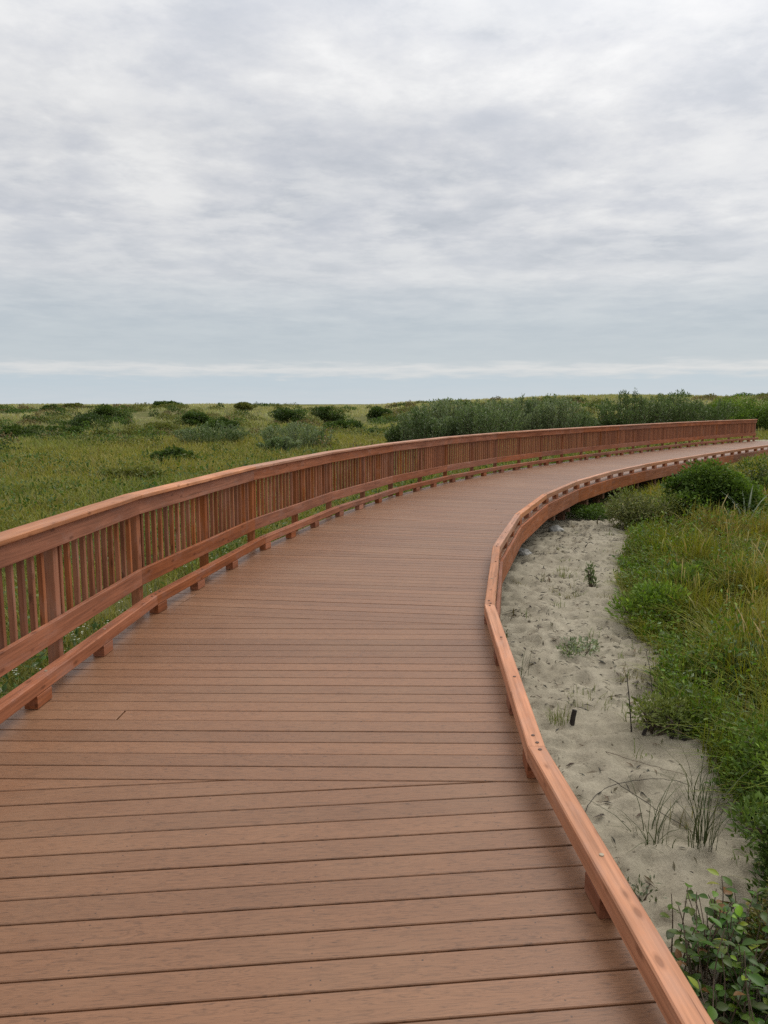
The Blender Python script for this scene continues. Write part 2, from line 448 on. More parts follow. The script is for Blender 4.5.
def place_beam(name, A, B, z, w, h, parent, mat, m0=0.0, m1=0.0, **kw):
    d = np.array(B) - np.array(A); ln = float(np.hypot(*d)); mid = (np.array(A) + np.array(B)) / 2
    o = link(name, beam_mesh(name, ln, w, h, m0, m1, **kw), mat, parent)
    o.location = (mid[0], mid[1], z); o.rotation_euler = (0, 0, math.atan2(d[1], d[0]))
    return o

def upright(name, x, y, z0, z1, w, d, rz, parent, mat, tilt=0.0):
    """vertical member: local X is up so that the grain runs along it"""
    me = beam_mesh(name, z1 - z0, w, d, nseg=3, ch=0.003, jit=0.0015)
    o = link(name, me, mat, parent)
    o.matrix_basis = Matrix.Translation((x, y, (z0 + z1) / 2)) @ Matrix.Rotation(rz, 4, 'Z') @ Matrix.Rotation(-math.pi / 2 + tilt, 4, 'Y')
    return o

# --- deck
SKEW = 0.038; BW = 0.146; GAP = 0.0085; HW = 1.615; HR = 1.536; BT = 0.025
def clip(poly, a, b, c):
    """keep a*x+b*y<=c"""
    r = []
    for i in range(len(poly)):
        p, q = poly[i], poly[(i + 1) % len(poly)]
        fp = a * p[0] + b * p[1] - c; fq = a * q[0] + b * q[1] - c
        if fp <= 0: r.append(p)
        if fp * fq < 0:
            t = fp / (fp - fq); r.append((p[0] + (q[0] - p[0]) * t, p[1] + (q[1] - p[1]) * t))
    return r
def shrink(poly, e):
    r = list(poly)
    n = len(poly)
    for i in range(n):
        p, q = poly[i], poly[(i + 1) % n]
        dx, dy = q[0] - p[0], q[1] - p[1]; l = math.hypot(dx, dy)
        if l < 1e-6: continue
        nx, ny = dy / l, -dx / l            # outward for counter-clockwise
        r = clip(r, nx, ny, nx * p[0] + ny * p[1] - e)
        if len(r) < 3: return []
    return r

walk = empty('boardwalk', (P[0][0], P[0][1], 0))
tag(walk, 'long brown composite plank boardwalk curving to the right between dune grass', 'boardwalk')
walk_inv = Matrix.Translation(walk.location).inverted()
def W(o, root):
    """keep world placement under a root that only translates"""
    o.location = Vector(o.location) - root.location
    return o

LASTV = NS
for k in range(NS):
    d = KINK[k + 1]
    V = []; F = []; npf = []
    rr = random.Random(100 + k)
    j = 0
    while True:
        y0 = j * BW + GAP / 2; y1 = (j + 1) * BW - GAP / 2
        base = [(-HW, y0 - HW * SKEW), (HR, y0 + HR * SKEW), (HR, y1 + HR * SKEW), (-HW, y1 - HW * SKEW)]
        base = clip(base, -math.tan(math.atan(SKEW) - d), 1.0, SEC - GAP * 0.6)
        if len(base) < 3: break
        ws = [base]
        cut = None
        if k == 3 and j == 5: cut = -0.91
        elif k == 4 and j in (2, 3, 4): cut = -1.41
        elif rr.random() < 0.10 and k != 2 and k != 3: cut = rr.choice([-1.22, -0.81, 0.81, 1.2])
        if cut is not None:
            ws = [clip(base, 1, 0, cut - 0.005), clip(base, -1, 0, -cut - 0.005)]
        for pl in ws:
            if len(pl) < 3: continue
            top = shrink(pl, 0.003)
            if len(top) < 3 : continue
            n = len(pl); dz = rr.uniform(-0.0012, 0.0012)
            s = len(V)
            V += [(x, y, -BT) for x, y in pl] + [(x, y, -0.003 + dz) for x, y in pl]
            for q in range(n):
                F += [s + q, s + (q + 1) % n, s + n + (q + 1) % n, s + n + q]; npf.append(4)
            F += [s + q for q in range(n - 1, -1, -1)]; npf.append(n)
            t = len(V); m = len(top)
            V += [(x, y, dz) for x, y in top]
            F += [t + q for q in range(m)]; npf.append(m)
            if m == n:
                # match the rings by nearest corner
                r0 = min(range(m), key=lambda q: (top[q][0] - pl[0][0]) ** 2 + (top[q][1] - pl[0][1]) ** 2)
                for q in range(n):
                    F += [s + n + q, s + n + (q + 1) % n, t + (r0 + q + 1) % m, t + (r0 + q) % m]; npf.append(4)
        j += 1
        if j > 40: break
    me = mesh_np('deck_section', V, F, npf)
    o = link('deck_section', me, M_deck, walk)
    o.location = (P[k][0], P[k][1], 0); o.rotation_euler = (0, 0, -TH[k])
    W(o, walk)

def mit(k): return math.tan(KINK[k] / 2)
def run(name, off_c, z, w, h, root, mat, k0=0, k1=NS, **kw):
    O = offset(off_c); r = []
    for k in range(k0, k1):
        m0 = mit(k) if k > 0 else 0; m1 = mit(k + 1) if k + 1 < NS else 0
        r.append(W(place_beam(name, O[k], O[k + 1], z, w, h, root, mat, m0, m1, **kw), root))
    return r

run('fascia_board', 1.556, -0.153, 0.036, 0.286, walk, M_wood)
run('fascia_board', -1.602, -0.170, 0.036, 0.286, walk, M_wood)
for oc in (-1.2, -0.8, -0.4, 0.0, 0.4, 0.8, 1.2, 1.50):
    run('joist', oc, -0.175, 0.04, 0.28, walk, M_pile, nseg=1)
for k in range(1, NS):
    for oc in (-1.2, 1.2):
        q = offset(oc)[k]
        zg = float(hgt(*q)) - 0.5
        if zg < -0.75:
            W(upright('support_post', q[0], q[1], zg, -0.52, 0.14, 0.14, -TH[k], walk, M_pile), walk)

for k in range(1, NS):  # unseen bearing beams, added to darken the space under the deck
    for t in (0.0, 0.5):
        a = offset(-1.42); b = offset(1.38)
        A = a[k] + (a[k + 1] - a[k]) * t; B = b[k] + (b[k + 1] - b[k]) * t
        W(place_beam('crossbeam', A, B, -0.42, 0.14, 0.19, walk, M_pile, nseg=1), walk)

# --- kick rails (low timber kerbs on blocks)
def kick_rail(side, label):
    root = empty('kick_rail', (offset(side * 1.495)[0][0], offset(side * 1.495)[0][1], 0))
    tag(root, label, 'kick rail')
    O = offset(side * 1.495)
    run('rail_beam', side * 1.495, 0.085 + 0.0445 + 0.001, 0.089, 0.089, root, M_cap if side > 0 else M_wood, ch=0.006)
    rr = random.Random(3 if side > 0 else 4)
    for k in range(NS):
        for t in (0.033, 1 / 3 - 0.01, 2 / 3 - 0.022):
            q = O[k] + (O[k + 1] - O[k]) * t
            dv = (O[k + 1] - O[k]) / np.hypot(*(O[k + 1] - O[k]))
            ln = rr.uniform(0.165, 0.19)
            W(place_beam('block', q - dv * ln / 2, q + dv * ln / 2, 0.0435, 0.086, 0.082, root, M_wood, nseg=1), root)
        if 1 <= k < 10:
            for t in (0.014, 0.045, 0.36, 0.66, 0.985):
                q = O[k] + (O[k + 1] - O[k]) * t + rr.uniform(-0.012, 0.012) * np.array([math.cos(TH[k]), -math.sin(TH[k])])
                bm = bmesh.new()
                bmesh.ops.create_cone(bm, cap_ends=True, segments=12, radius1=0.010, radius2=0.009, depth=0.005)
                me = bpy.data.meshes.new('bolt'); bm.to_mesh(me); bm.free()
                o = link('bolt', me, M_bolt if t > 0.1 and t < 0.9 and rr.random() < 0.4 else M_screw, root); o.location = (q[0], q[1], 0.1765)
                W(o, root)
    return root
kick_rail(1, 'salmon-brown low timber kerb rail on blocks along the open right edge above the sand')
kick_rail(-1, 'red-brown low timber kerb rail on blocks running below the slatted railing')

# --- railing on the left
rail = empty('railing', (offset(-1.6)[0][0], offset(-1.6)[0][1], 0))
tag(rail, 'waist-high stained timber railing with flat cap and close vertical slats', 'railing')
run('cap_rail', -1.638, 1.064, 0.165, 0.038, rail, M_cap, ch=0.006)
run('top_rail', -1.604, 0.974, 0.038, 0.140, rail, M_wood)
run('bottom_rail', -1.604, 0.335, 0.038, 0.145, rail, M_wood)
OP = offset(-1.670); OB = offset(-1.643)
slats = []
for k in range(NS):
    nv = np.array([math.cos(TH[k]), -math.sin(TH[k])]); dv = np.array([math.sin(TH[k]), math.cos(TH[k])])
    for t in (0.02, 0.52):
        q = OP[k] + (OP[k + 1] - OP[k]) * t
        W(upright('post', q[0], q[1], float(hgt(*q)) - 0.4, 1.044, 0.072, 0.080, -TH[k] + 0, rail, M_bal), rail)
    for half in (0, 1):
        for i in range(1, 12):
            t = half * 0.5 + 0.5 * i / 12
            q = OB[k] + (OB[k + 1] - OB[k]) * t
            slats.append((k, q, -TH[k]))
q = OP[NS]
W(upright('post', q[0] - 0.05 * math.sin(TH[-1]), q[1] - 0.05 * math.cos(TH[-1]), float(hgt(*q)) - 0.4, 1.044, 0.089, 0.089, -TH[-1], rail, M_wood), rail)
near = [s for s in slats if s[0] >= 3][:100]
rest = [s for s in slats if not (s[0] >= 3)] + [s for s in slats if s[0] >= 3][100:]
for k, q, rz in near:
    W(upright('baluster', q[0], q[1], 0.285 + random.uniform(-0.008, 0.008), 1.035, 0.036, 0.036, rz + random.uniform(-0.03, 0.03), rail, M_bal, random.uniform(-0.006, 0.006)), rail)
V = []; F = []; npf = []
for k, q, rz in rest:
    s = len(V); hw = 0.0185
    for z in (0.285, 1.035):
        for a, b in ((-hw, -hw), (hw, -hw), (hw, hw), (-hw, hw)):
            V.append((q[0] + a * math.cos(rz) - b * math.sin(rz), q[1] + a * math.sin(rz) + b * math.cos(rz), z))
    F += [s, s + 3, s + 2, s + 1, s + 4, s + 5, s + 6, s + 7]; npf += [4, 4]
    for i in range(4):
        j = (i + 1) % 4; F += [s + i, s + j, s + 4 + j, s + 4 + i]; npf.append(4)

def slat_far_mat():
    m, nt, b, out = newmat('stained_softwood_far_slats')
    gm = N(nt, 'ShaderNodeNewGeometry')
    w = nt.nodes.new('ShaderNodeTexWhiteNoise'); w.noise_dimensions = '1D'
    L(nt, gm.outputs['Random Per Island'], w.inputs['W'])
    n = N(nt, 'ShaderNodeTexNoise', Scale=20.0, Detail=3.0); L(nt, gm.outputs['Position'], n.inputs['Vector'])
    c = mixc(nt, w.outputs['Value'], (0.22, 0.072, 0.030), (0.37, 0.138, 0.060))
    c = mixc(nt, 1.0, c, ramp(nt, n.outputs[0], [(0.3, g3(0.8)), (0.7, g3(1.1))]), 'MULTIPLY')
    L(nt, c, b.inputs['Base Color']); b.inputs['Roughness'].default_value = 0.65
    return m
o = link('balusters', mesh_np('balusters', V, F, npf, mat=slat_far_mat()), None, rail)
o['kind'] = 'stuff'; W(o, rail)

# ------------------------------------------------------------------ vegetation builders
def blades(name, pts, h, w, az, lean, c0, c1, mat, lev=(0, 0.4, 0.75), label=None, cat='grass', parent=None, wprof=None, twist=0.5, kind='stuff'):
    n = len(pts); pts = np.asarray(pts, float)
    nl = len(lev)
    wp = wprof or [1.0 - 0.55 * t for t in lev]
    dx, dy = np.cos(az), np.sin(az)
    fa = az + np.pi / 2 + rng.uniform(-twist, twist, n)
    sx, sy = np.cos(fa), np.sin(fa)
    V = np.zeros((n, nl * 2 + 1, 3)); C = np.zeros((n, nl * 2 + 1, 3))
    for i, t in enumerate(list(lev) + [1.0]):
        ho = lean * h * t * t
        z = h * (t - 0.38 * np.minimum(lean, 1.6) * t * t)
        px = pts[:, 0] + dx * ho; py = pts[:, 1] + dy * ho; pz = pts[:, 2] + z
        cc = c0 + (c1 - c0) * t
        if i < nl:
            ww = w * wp[i] * 0.5
            V[:, 2 * i] = np.stack([px - sx * ww, py - sy * ww, pz], 1)
            V[:, 2 * i + 1] = np.stack([px + sx * ww, py + sy * ww, pz], 1)
            C[:, 2 * i] = cc; C[:, 2 * i + 1] = cc
        else:
            V[:, 2 * nl] = np.stack([px, py, pz], 1); C[:, 2 * nl] = cc
    nv = nl * 2 + 1
    b = (np.arange(n) * nv)[:, None]
    quads = []
    for i in range(nl - 1):
        quads.append(b + np.array([2 * i, 2 * i + 1, 2 * i + 3, 2 * i + 2])[None])
    Q = np.stack(quads, 1).reshape(-1) if quads else np.zeros(0, int)
    T = (b + np.array([2 * nl - 2, 2 * nl - 1, 2 * nl])[None]).reshape(-1)
    me = mesh_np(name, V.reshape(-1, 3), np.concatenate([Q, T]), np.concatenate([np.full(len(Q) // 4, 4), np.full(n, 3)]).astype(int), col=C.reshape(-1, 3), mat=mat)
    o = link(name, me, None, parent)
    if label: tag(o, label, cat, kind=kind)
    return o

def jitter(c, n, s=0.18):
    c = np.asarray(c, float)
    return np.clip(c * (1 + rng.normal(0, s, (n, 1))) * (1 + rng.normal(0, s * 0.4, (n, 3))), 0.004, 0.9)

def leaf_arrays(pos, axis, nrm, ln, wd, col, fold=0.18):
    """folded 5-vertex leaves -> V, F, nper, C"""
    n = len(pos)
    axis = axis / np.linalg.norm(axis, axis=1, keepdims=True)
    sd = np.cross(axis, nrm); sd /= np.linalg.norm(sd, axis=1, keepdims=True) + 1e-9
    up = np.cross(sd, axis)
    ln = np.broadcast_to(np.asarray(ln, float), (n,))[:, None]; wd = np.broadcast_to(np.asarray(wd, float), (n,))[:, None]
    V = np.zeros((n, 5, 3))
    V[:, 0] = pos
    V[:, 1] = pos + axis * ln * 0.45 + sd * wd * 0.5 + up * wd * fold
    V[:, 2] = pos + axis * ln - up * ln * 0.08
    V[:, 3] = pos + axis * ln * 0.45 - sd * wd * 0.5 + up * wd * fold
    V[:, 4] = pos + axis * ln * 0.5
    b = (np.arange(n) * 5)[:, None]
    F = np.concatenate([b + np.array([0, 4, 2, 1])[None], b + np.array([0, 3, 2, 4])[None]], 1).reshape(-1)
    C = np.repeat(col[:, None, :], 5, 1)
    return V.reshape(-1, 3), F, np.full(2 * n, 4), C.reshape(-1, 3)

def unit(n):
    v = rng.normal(size=(n, 3)); return v / np.linalg.norm(v, axis=1, keepdims=True)

def tubes(segs, sides=5):
    """segs: list of (points list, r0, r1) -> V,F,nper"""
    V = []; F = []; npf = []
    for pts, r0, r1 in segs:
        m = len(pts); s = len(V)
        for i, p in enumerate(pts):
            a = Vector(pts[min(i + 1, m - 1)]) - Vector(pts[max(i - 1, 0)])
            a.normalize()
            u = a.orthogonal().normalized(); v = a.cross(u)
            r = r0 + (r1 - r0) * i / (m - 1)
            for j in range(sides):
                t = 2 * math.pi * j / sides
                V.append(tuple(Vector(p) + u * (r * math.cos(t)) + v * (r * math.sin(t))))
        for i in range(m - 1):
            for j in range(sides):
                q = (j + 1) % sides
                F += [s + i * sides + j, s + i * sides + q, s + (i + 1) * sides + q, s + (i + 1) * sides + j]; npf.append(4)
        F += [s + (m - 1) * sides + j for j in range(sides)]; npf.append(sides)
    return V, F, npf

def bent(a, b, sag=0.15, n=4):
    a = Vector(a); b = Vector(b); r = []
    off = Vector((random.uniform(-1, 1), random.uniform(-1, 1), random.uniform(-0.3, 0.3))) * (b - a).length * sag
    for i in range(n):
        t = i / (n - 1); r.append(tuple(a.lerp(b, t) + off * (t * (1 - t) * 2)))
    return r

def shrub(name, label, cat, x, y, rx, ry, h, nleaf, ll, lw, pal, group=None, nl=14, mat=None, up=0.4, bark=None, z=None, flowers=None, lobe=(0.30, 0.5)):
    """rounded bush: lobes of leaves over branching stems"""
    z0 = float(hgt(x, y)) if z is None else z
    root = empty(name, (x, y, z0 - 0.03)); tag(root, label, cat, group)
    cs = []
    for i in range(nl):
        a = random.uniform(0, 2 * math.pi); rr = math.sqrt(random.random()) * 0.78
        top = math.sqrt(max(0.05, 1 - rr * rr))
        zz = random.uniform(0.25, 0.95) * top * 0.78
        cs.append((rx * rr * math.cos(a), ry * rr * math.sin(a), zz * h, random.uniform(*lobe)))
    cs = np.array(cs)
    pr = cs[:, 3] ** 2; pr /= pr.sum()
    li = rng.choice(nl, nleaf, p=pr)
    u = unit(nleaf)
    rad = rng.random(nleaf) ** 0.33
    q = cs[li, :3] + u * (rad * cs[li, 3])[:, None] * np.array([rx, ry, h * 0.62])
    ok = q[:, 2] > 0.01
    q, u, li = q[ok], u[ok], li[ok]; n = len(q)
    ax = u * 0.9 + unit(n) * 0.8 + np.array([0, 0, up]); nr = unit(n) * 0.7 + np.array([0, 0, 1.0])
    pal = np.array(pal, float)
    lc = pal[rng.integers(0, len(pal), nl)][li] * 0.6 + pal[rng.integers(0, len(pal), n)] * 0.4
    col = np.clip(lc * (1 + rng.normal(0, 0.2, (n, 1))), 0.005, 0.9)
    V, F, npf, C = leaf_arrays(q, ax, nr, ll * rng.uniform(0.6, 1.25, n), lw * rng.uniform(0.7, 1.2, n), col)
    link('foliage', mesh_np('foliage', V, F, npf, col=C, mat=mat or M_leaf), None, root)
    segs = []
    for c in cs:
        b = (random.uniform(-.1, .1) * rx, random.uniform(-.1, .1) * ry, -0.05)
        r0 = 0.008 + 0.012 * h
        segs.append((bent(b, c[:3]), r0, r0 * 0.4))
        for _ in range(3):
            e = Vector(c[:3]) + Vector(unit(1)[0]) * c[3] * 0.8 * min(rx, h)
            if e.z > 0: segs.append((bent(c[:3], e, 0.1, 3), r0 * 0.4, r0 * 0.12))
    V, F, npf = tubes(segs)
    link('branches', mesh_np('branches', V, F, npf, mat=bark or M_bark), None, root)
    if flowers:
        nf, fc, fs = flowers
        i = rng.choice(n, nf); qq = q[i] + u[i] * 0.03
        V, F, npf, C = leaf_arrays(np.repeat(qq, 3, 0), unit(nf * 3) + np.array([0, 0, .6]), unit(nf * 3), fs, fs, jitter(np.tile(fc, (nf * 3, 1)), nf * 3, 0.1))
        link('flowers', mesh_np('flowers', V, F, npf, col=C, mat=M_leaf), None, root)['kind'] = 'stuff'
    return root

def willow(label, x, y, rx, ry, h, nshoot, per, pal, group=None, ll=0.075, lw=0.020, name='willow_bush', cat='willow bush', z=None):
    """upright bush of leafy shoots fanning from the ground"""
    z0 = float(hgt(x, y)) if z is None else z
    root = empty(name, (x, y, z0 - 0.03)); tag(root, label, cat, group)
    pal = np.array(pal, float)
    segs = []; PQ = []; AX = []; CC = []
    clump = [(random.uniform(-.75, .75) * rx, random.uniform(-.75, .75) * ry, random.uniform(0.62, 1.02), random.randrange(len(pal))) for _ in range(6)]
    for i in range(nshoot):
        a = random.uniform(0, 2 * math.pi); r = math.sqrt(random.random())
        bx, by = rx * r * 0.75 * math.cos(a), ry * r * 0.75 * math.sin(a)
        cm = min(clump, key=lambda c: (c[0] - bx) ** 2 + (c[1] - by) ** 2)
        hh = h * (1 - 0.25 * r * r) * cm[2] * (1 - 0.5 * min(1, math.hypot(cm[0] - bx, cm[1] - by) / max(rx, .1)) ** 2) * random.uniform(0.86, 1.0)
        tx, ty = bx + rx * 0.3 * r * math.cos(a) + random.uniform(-.15, .15) * h * .5, by + ry * 0.3 * r * math.sin(a) + random.uniform(-.15, .15) * h * .5
        pts = bent((bx, by, -0.05), (tx, ty, hh), 0.06, 4)
        segs.append((pts, 0.006 + 0.004 * h, 0.003))
        A = np.array(pts)
        t = rng.random(per) ** 0.7 * 0.97 + 0.03
        s = t * 3; k = np.minimum(s.astype(int), 2); f = (s - k)[:, None]
        p = A[k] * (1 - f) + A[k + 1] * f
        d = A[3] - A[0]; d = d / np.linalg.norm(d)
        side = unit(per); side[:, 2] *= 0.3
        p = p + side * rng.uniform(0.0, 0.16, (per, 1)) * (0.5 + 0.5 * h / 2) * (1.45 - t)[:, None]
        PQ.append(p); AX.append(side * 0.8 + d * 0.9 + unit(per) * 0.25)
        c = pal[cm[3]] * 0.65 + pal[random.randrange(len(pal))] * 0.35
        cc = np.clip(c[None] * (1 + rng.normal(0, 0.22, (per, 1))), 0.006, 0.9)
        CC.append(np.where(rng.random((per, 1)) < 0.10, np.array([0.33, 0.37, 0.25]), cc))
    q = np.vstack(PQ); ax = np.vstack(AX); col = np.vstack(CC); n = len(q)
    V, F, npf, C = leaf_arrays(q, ax, unit(n) + np.array([0, 0, .8]), ll * rng.uniform(0.6, 1.3, n), lw * rng.uniform(0.7, 1.2, n), col)
    link('foliage', mesh_np('foliage', V, F, npf, col=C, mat=M_leaf), None, root)
    V, F, npf = tubes(segs, 4)
    link('stems', mesh_np('stems', V, F, npf, mat=M_bark), None, root)
    return root

# ------------------------------------------------------------------ grass: right bank
G_GREEN = np.array([0.130, 0.185, 0.010]); G_DEEP = np.array([0.060, 0.110, 0.012]); G_OLIVE = np.array([0.24, 0.215, 0.018])
G_TAN = np.array([0.42, 0.34, 0.15]); G_YEL = np.array([0.32, 0.28, 0.014]); G_RUST = np.array([0.20, 0.11, 0.03]); G_GREY = np.array([0.16, 0.20, 0.10])

def patch_col(x, y, sc, seed):
    a = fbm(x * sc, y * sc, seed, 4); b = fbm(x * sc * 2.1, y * sc * 2.1, seed + 5, 3)
    n = len(x)
    w = sst(0.38, 0.62, a)[:, None]; v = sst(0.45, 0.65, b)[:, None]
    c = G_GREEN * (1 - w) + G_OLIVE * w
    c = c * (1 - 0.42 * v) + G_YEL * 0.42 * v
    r = rng.random(n)
    c = np.where((r < 0.10)[:, None], G_DEEP, c)
    c = np.where((r > 0.955)[:, None], G_TAN * 0.8, c)
    c = np.where(((r > 0.915) & (r <= 0.93))[:, None], G_RUST, c)
    return jitter(c, n, 0.16)

def scatter(n, f):
    x, y = f(n)
    return x, y

def right_bank():
    n = 330000
    y = 1.2 + 42 * rng.random(n) ** 1.55
    xr = 0.60 * y + 2.6
    xl = np.minimum(sand_right(y) - 0.25, 9)
    xl = np.where(y > 17, -2 + 0 * y, xl)
    x = xl + (xr - xl) * rng.random(n)
    c = cdist(x, y)
    e = sand_in(x, y)
    ok = (c > 1.78) & (e < -0.02 + 0.12 * (rng.random(n) - 0.4)) & (c < 22)
    # tufted density
    dn = fbm(x * 2.2, y * 2.2, 77, 3)
    ok &= rng.random(n) < sst(0.34, 0.52, dn) * 0.93 + 0.07
    # keep the trail beyond the end of the walk open
    ok &= ~((y > P[-1][1] - 0.5) & (x > P[-1][0] - 2.2))
    x, y = x[ok], y[ok]; n = len(x)
    ef = np.clip(-sand_in(x, y), 0, 3)
    cd = cdist(x, y)
    h = (0.30 + 0.32 * sst(0.05, 0.9, ef)) * rng.uniform(0.5, 1.2, n) * (0.35 + 1.25 * fbm(x * 1.5, y * 1.5, 78, 3))
    h *= 0.62 + 0.38 * sst(1.8, 3.4, cd)
    h *= 1 - 0.45 * sst(17, 34, y)
    d = np.hypot(x, y)
    w = np.clip(0.0048 * rng.uniform(0.6, 1.5, n) * (1 + d / 9), 0.004, 0.03)
    c = patch_col(x, y, 0.8, 31) * 1.02
    br = sst(0.52, 0.66, fbm(x * 0.9 + 40, y * 0.9, 37, 3))[:, None] * 0.6
    c = c * (1 - br) + jitter(np.tile([0.24, 0.185, 0.055], (n, 1)), n, .2) * br
    lush = sst(1.6, 0.3, ef)[:, None] * 0.45
    c = c * (1 - lush) + jitter(np.tile([0.115, 0.185, 0.014], (n, 1)), n, .2) * lush
    tip = c * 0.92 + G_TAN * rng.uniform(-0.05, 0.22, (n, 1)).clip(0)
    az = rng.uniform(0, 2 * np.pi, n); az = np.where(rng.random(n) < 0.55, 6.28 * 1.6 * fbm(x * 1.2, y * 1.2, 79, 2), az); lean = np.abs(rng.normal(0.7, 0.5, n))
    pts = np.stack([x, y, hgt(x, y) - 0.03], 1)
    blades('bank_grass', pts, h, w, az, lean, c * 0.9, tip, M_grass, label='tall mixed green and olive grass covering the bank right of the sand')
    # dry seed stalks
    m = 2200
    i = rng.choice(n, m, p=(lambda q: q / q.sum())(sst(0.25, 1.0, ef) * (0.2 + sst(0.5, 0.62, fbm(x * .8, y * .8, 90, 2))) * np.minimum(1, 9 / d)))
    cc = jitter(np.where(rng.random((m, 1)) < 0.65, G_TAN, G_TAN * np.array([0.75, 0.62, 0.5])), m, 0.15)
    blades('seed_stalks', pts[i] + np.array([0.01, 0.01, 0]), h[i] * rng.uniform(0.95, 1.25, m), 0.0030 * (1 + d[i] / 12), rng.uniform(0, 6.28, m), np.abs(rng.normal(0.3, .2, m)),
           cc * 0.8, cc, M_grass, lev=(0, 0.6, 0.78, 0.9), wprof=[0.7, 0.6, 2.0, 2.2], label='straw-coloured seed stalks standing above the right bank grass')
    # broad-leaved weeds among the grass
    m = 60000
    i = rng.choice(n, m, p=(lambda q: q / q.sum())((sst(0.46, 0.6, fbm(x * .7 + 3, y * .7, 95, 3)) + 1.6 * sst(0.55, 0.1, ef) * (ef > 0.02) + 0.03) * np.minimum(1, 12 / d)))
    p = pts[i] + np.stack([rng.normal(0, .05, m), rng.normal(0, .05, m), h[i] * rng.uniform(0.15, 0.95, m)], 1)
    wp = np.array([[0.11, 0.19, 0.016], [0.075, 0.14, 0.016], [0.15, 0.23, 0.02], [0.13, 0.17, 0.07]])
    V, F, npf, C = leaf_arrays(p, unit(m) + np.array([0, 0, .5]), unit(m) + np.array([0, 0, 1.2]), 0.042 * rng.uniform(.5, 1.5, m) * (1 + d[i] / 20), 0.018 * rng.uniform(.7, 1.3, m) * (1 + d[i] / 20), jitter(wp[rng.integers(0, 4, m)], m, .15))
    o = link('bank_weeds', mesh_np('bank_weeds', V, F, npf, col=C, mat=M_leaf)); tag(o, 'small leafy weeds mixed into the grass of the right bank', 'weeds', kind='stuff')
right_bank()

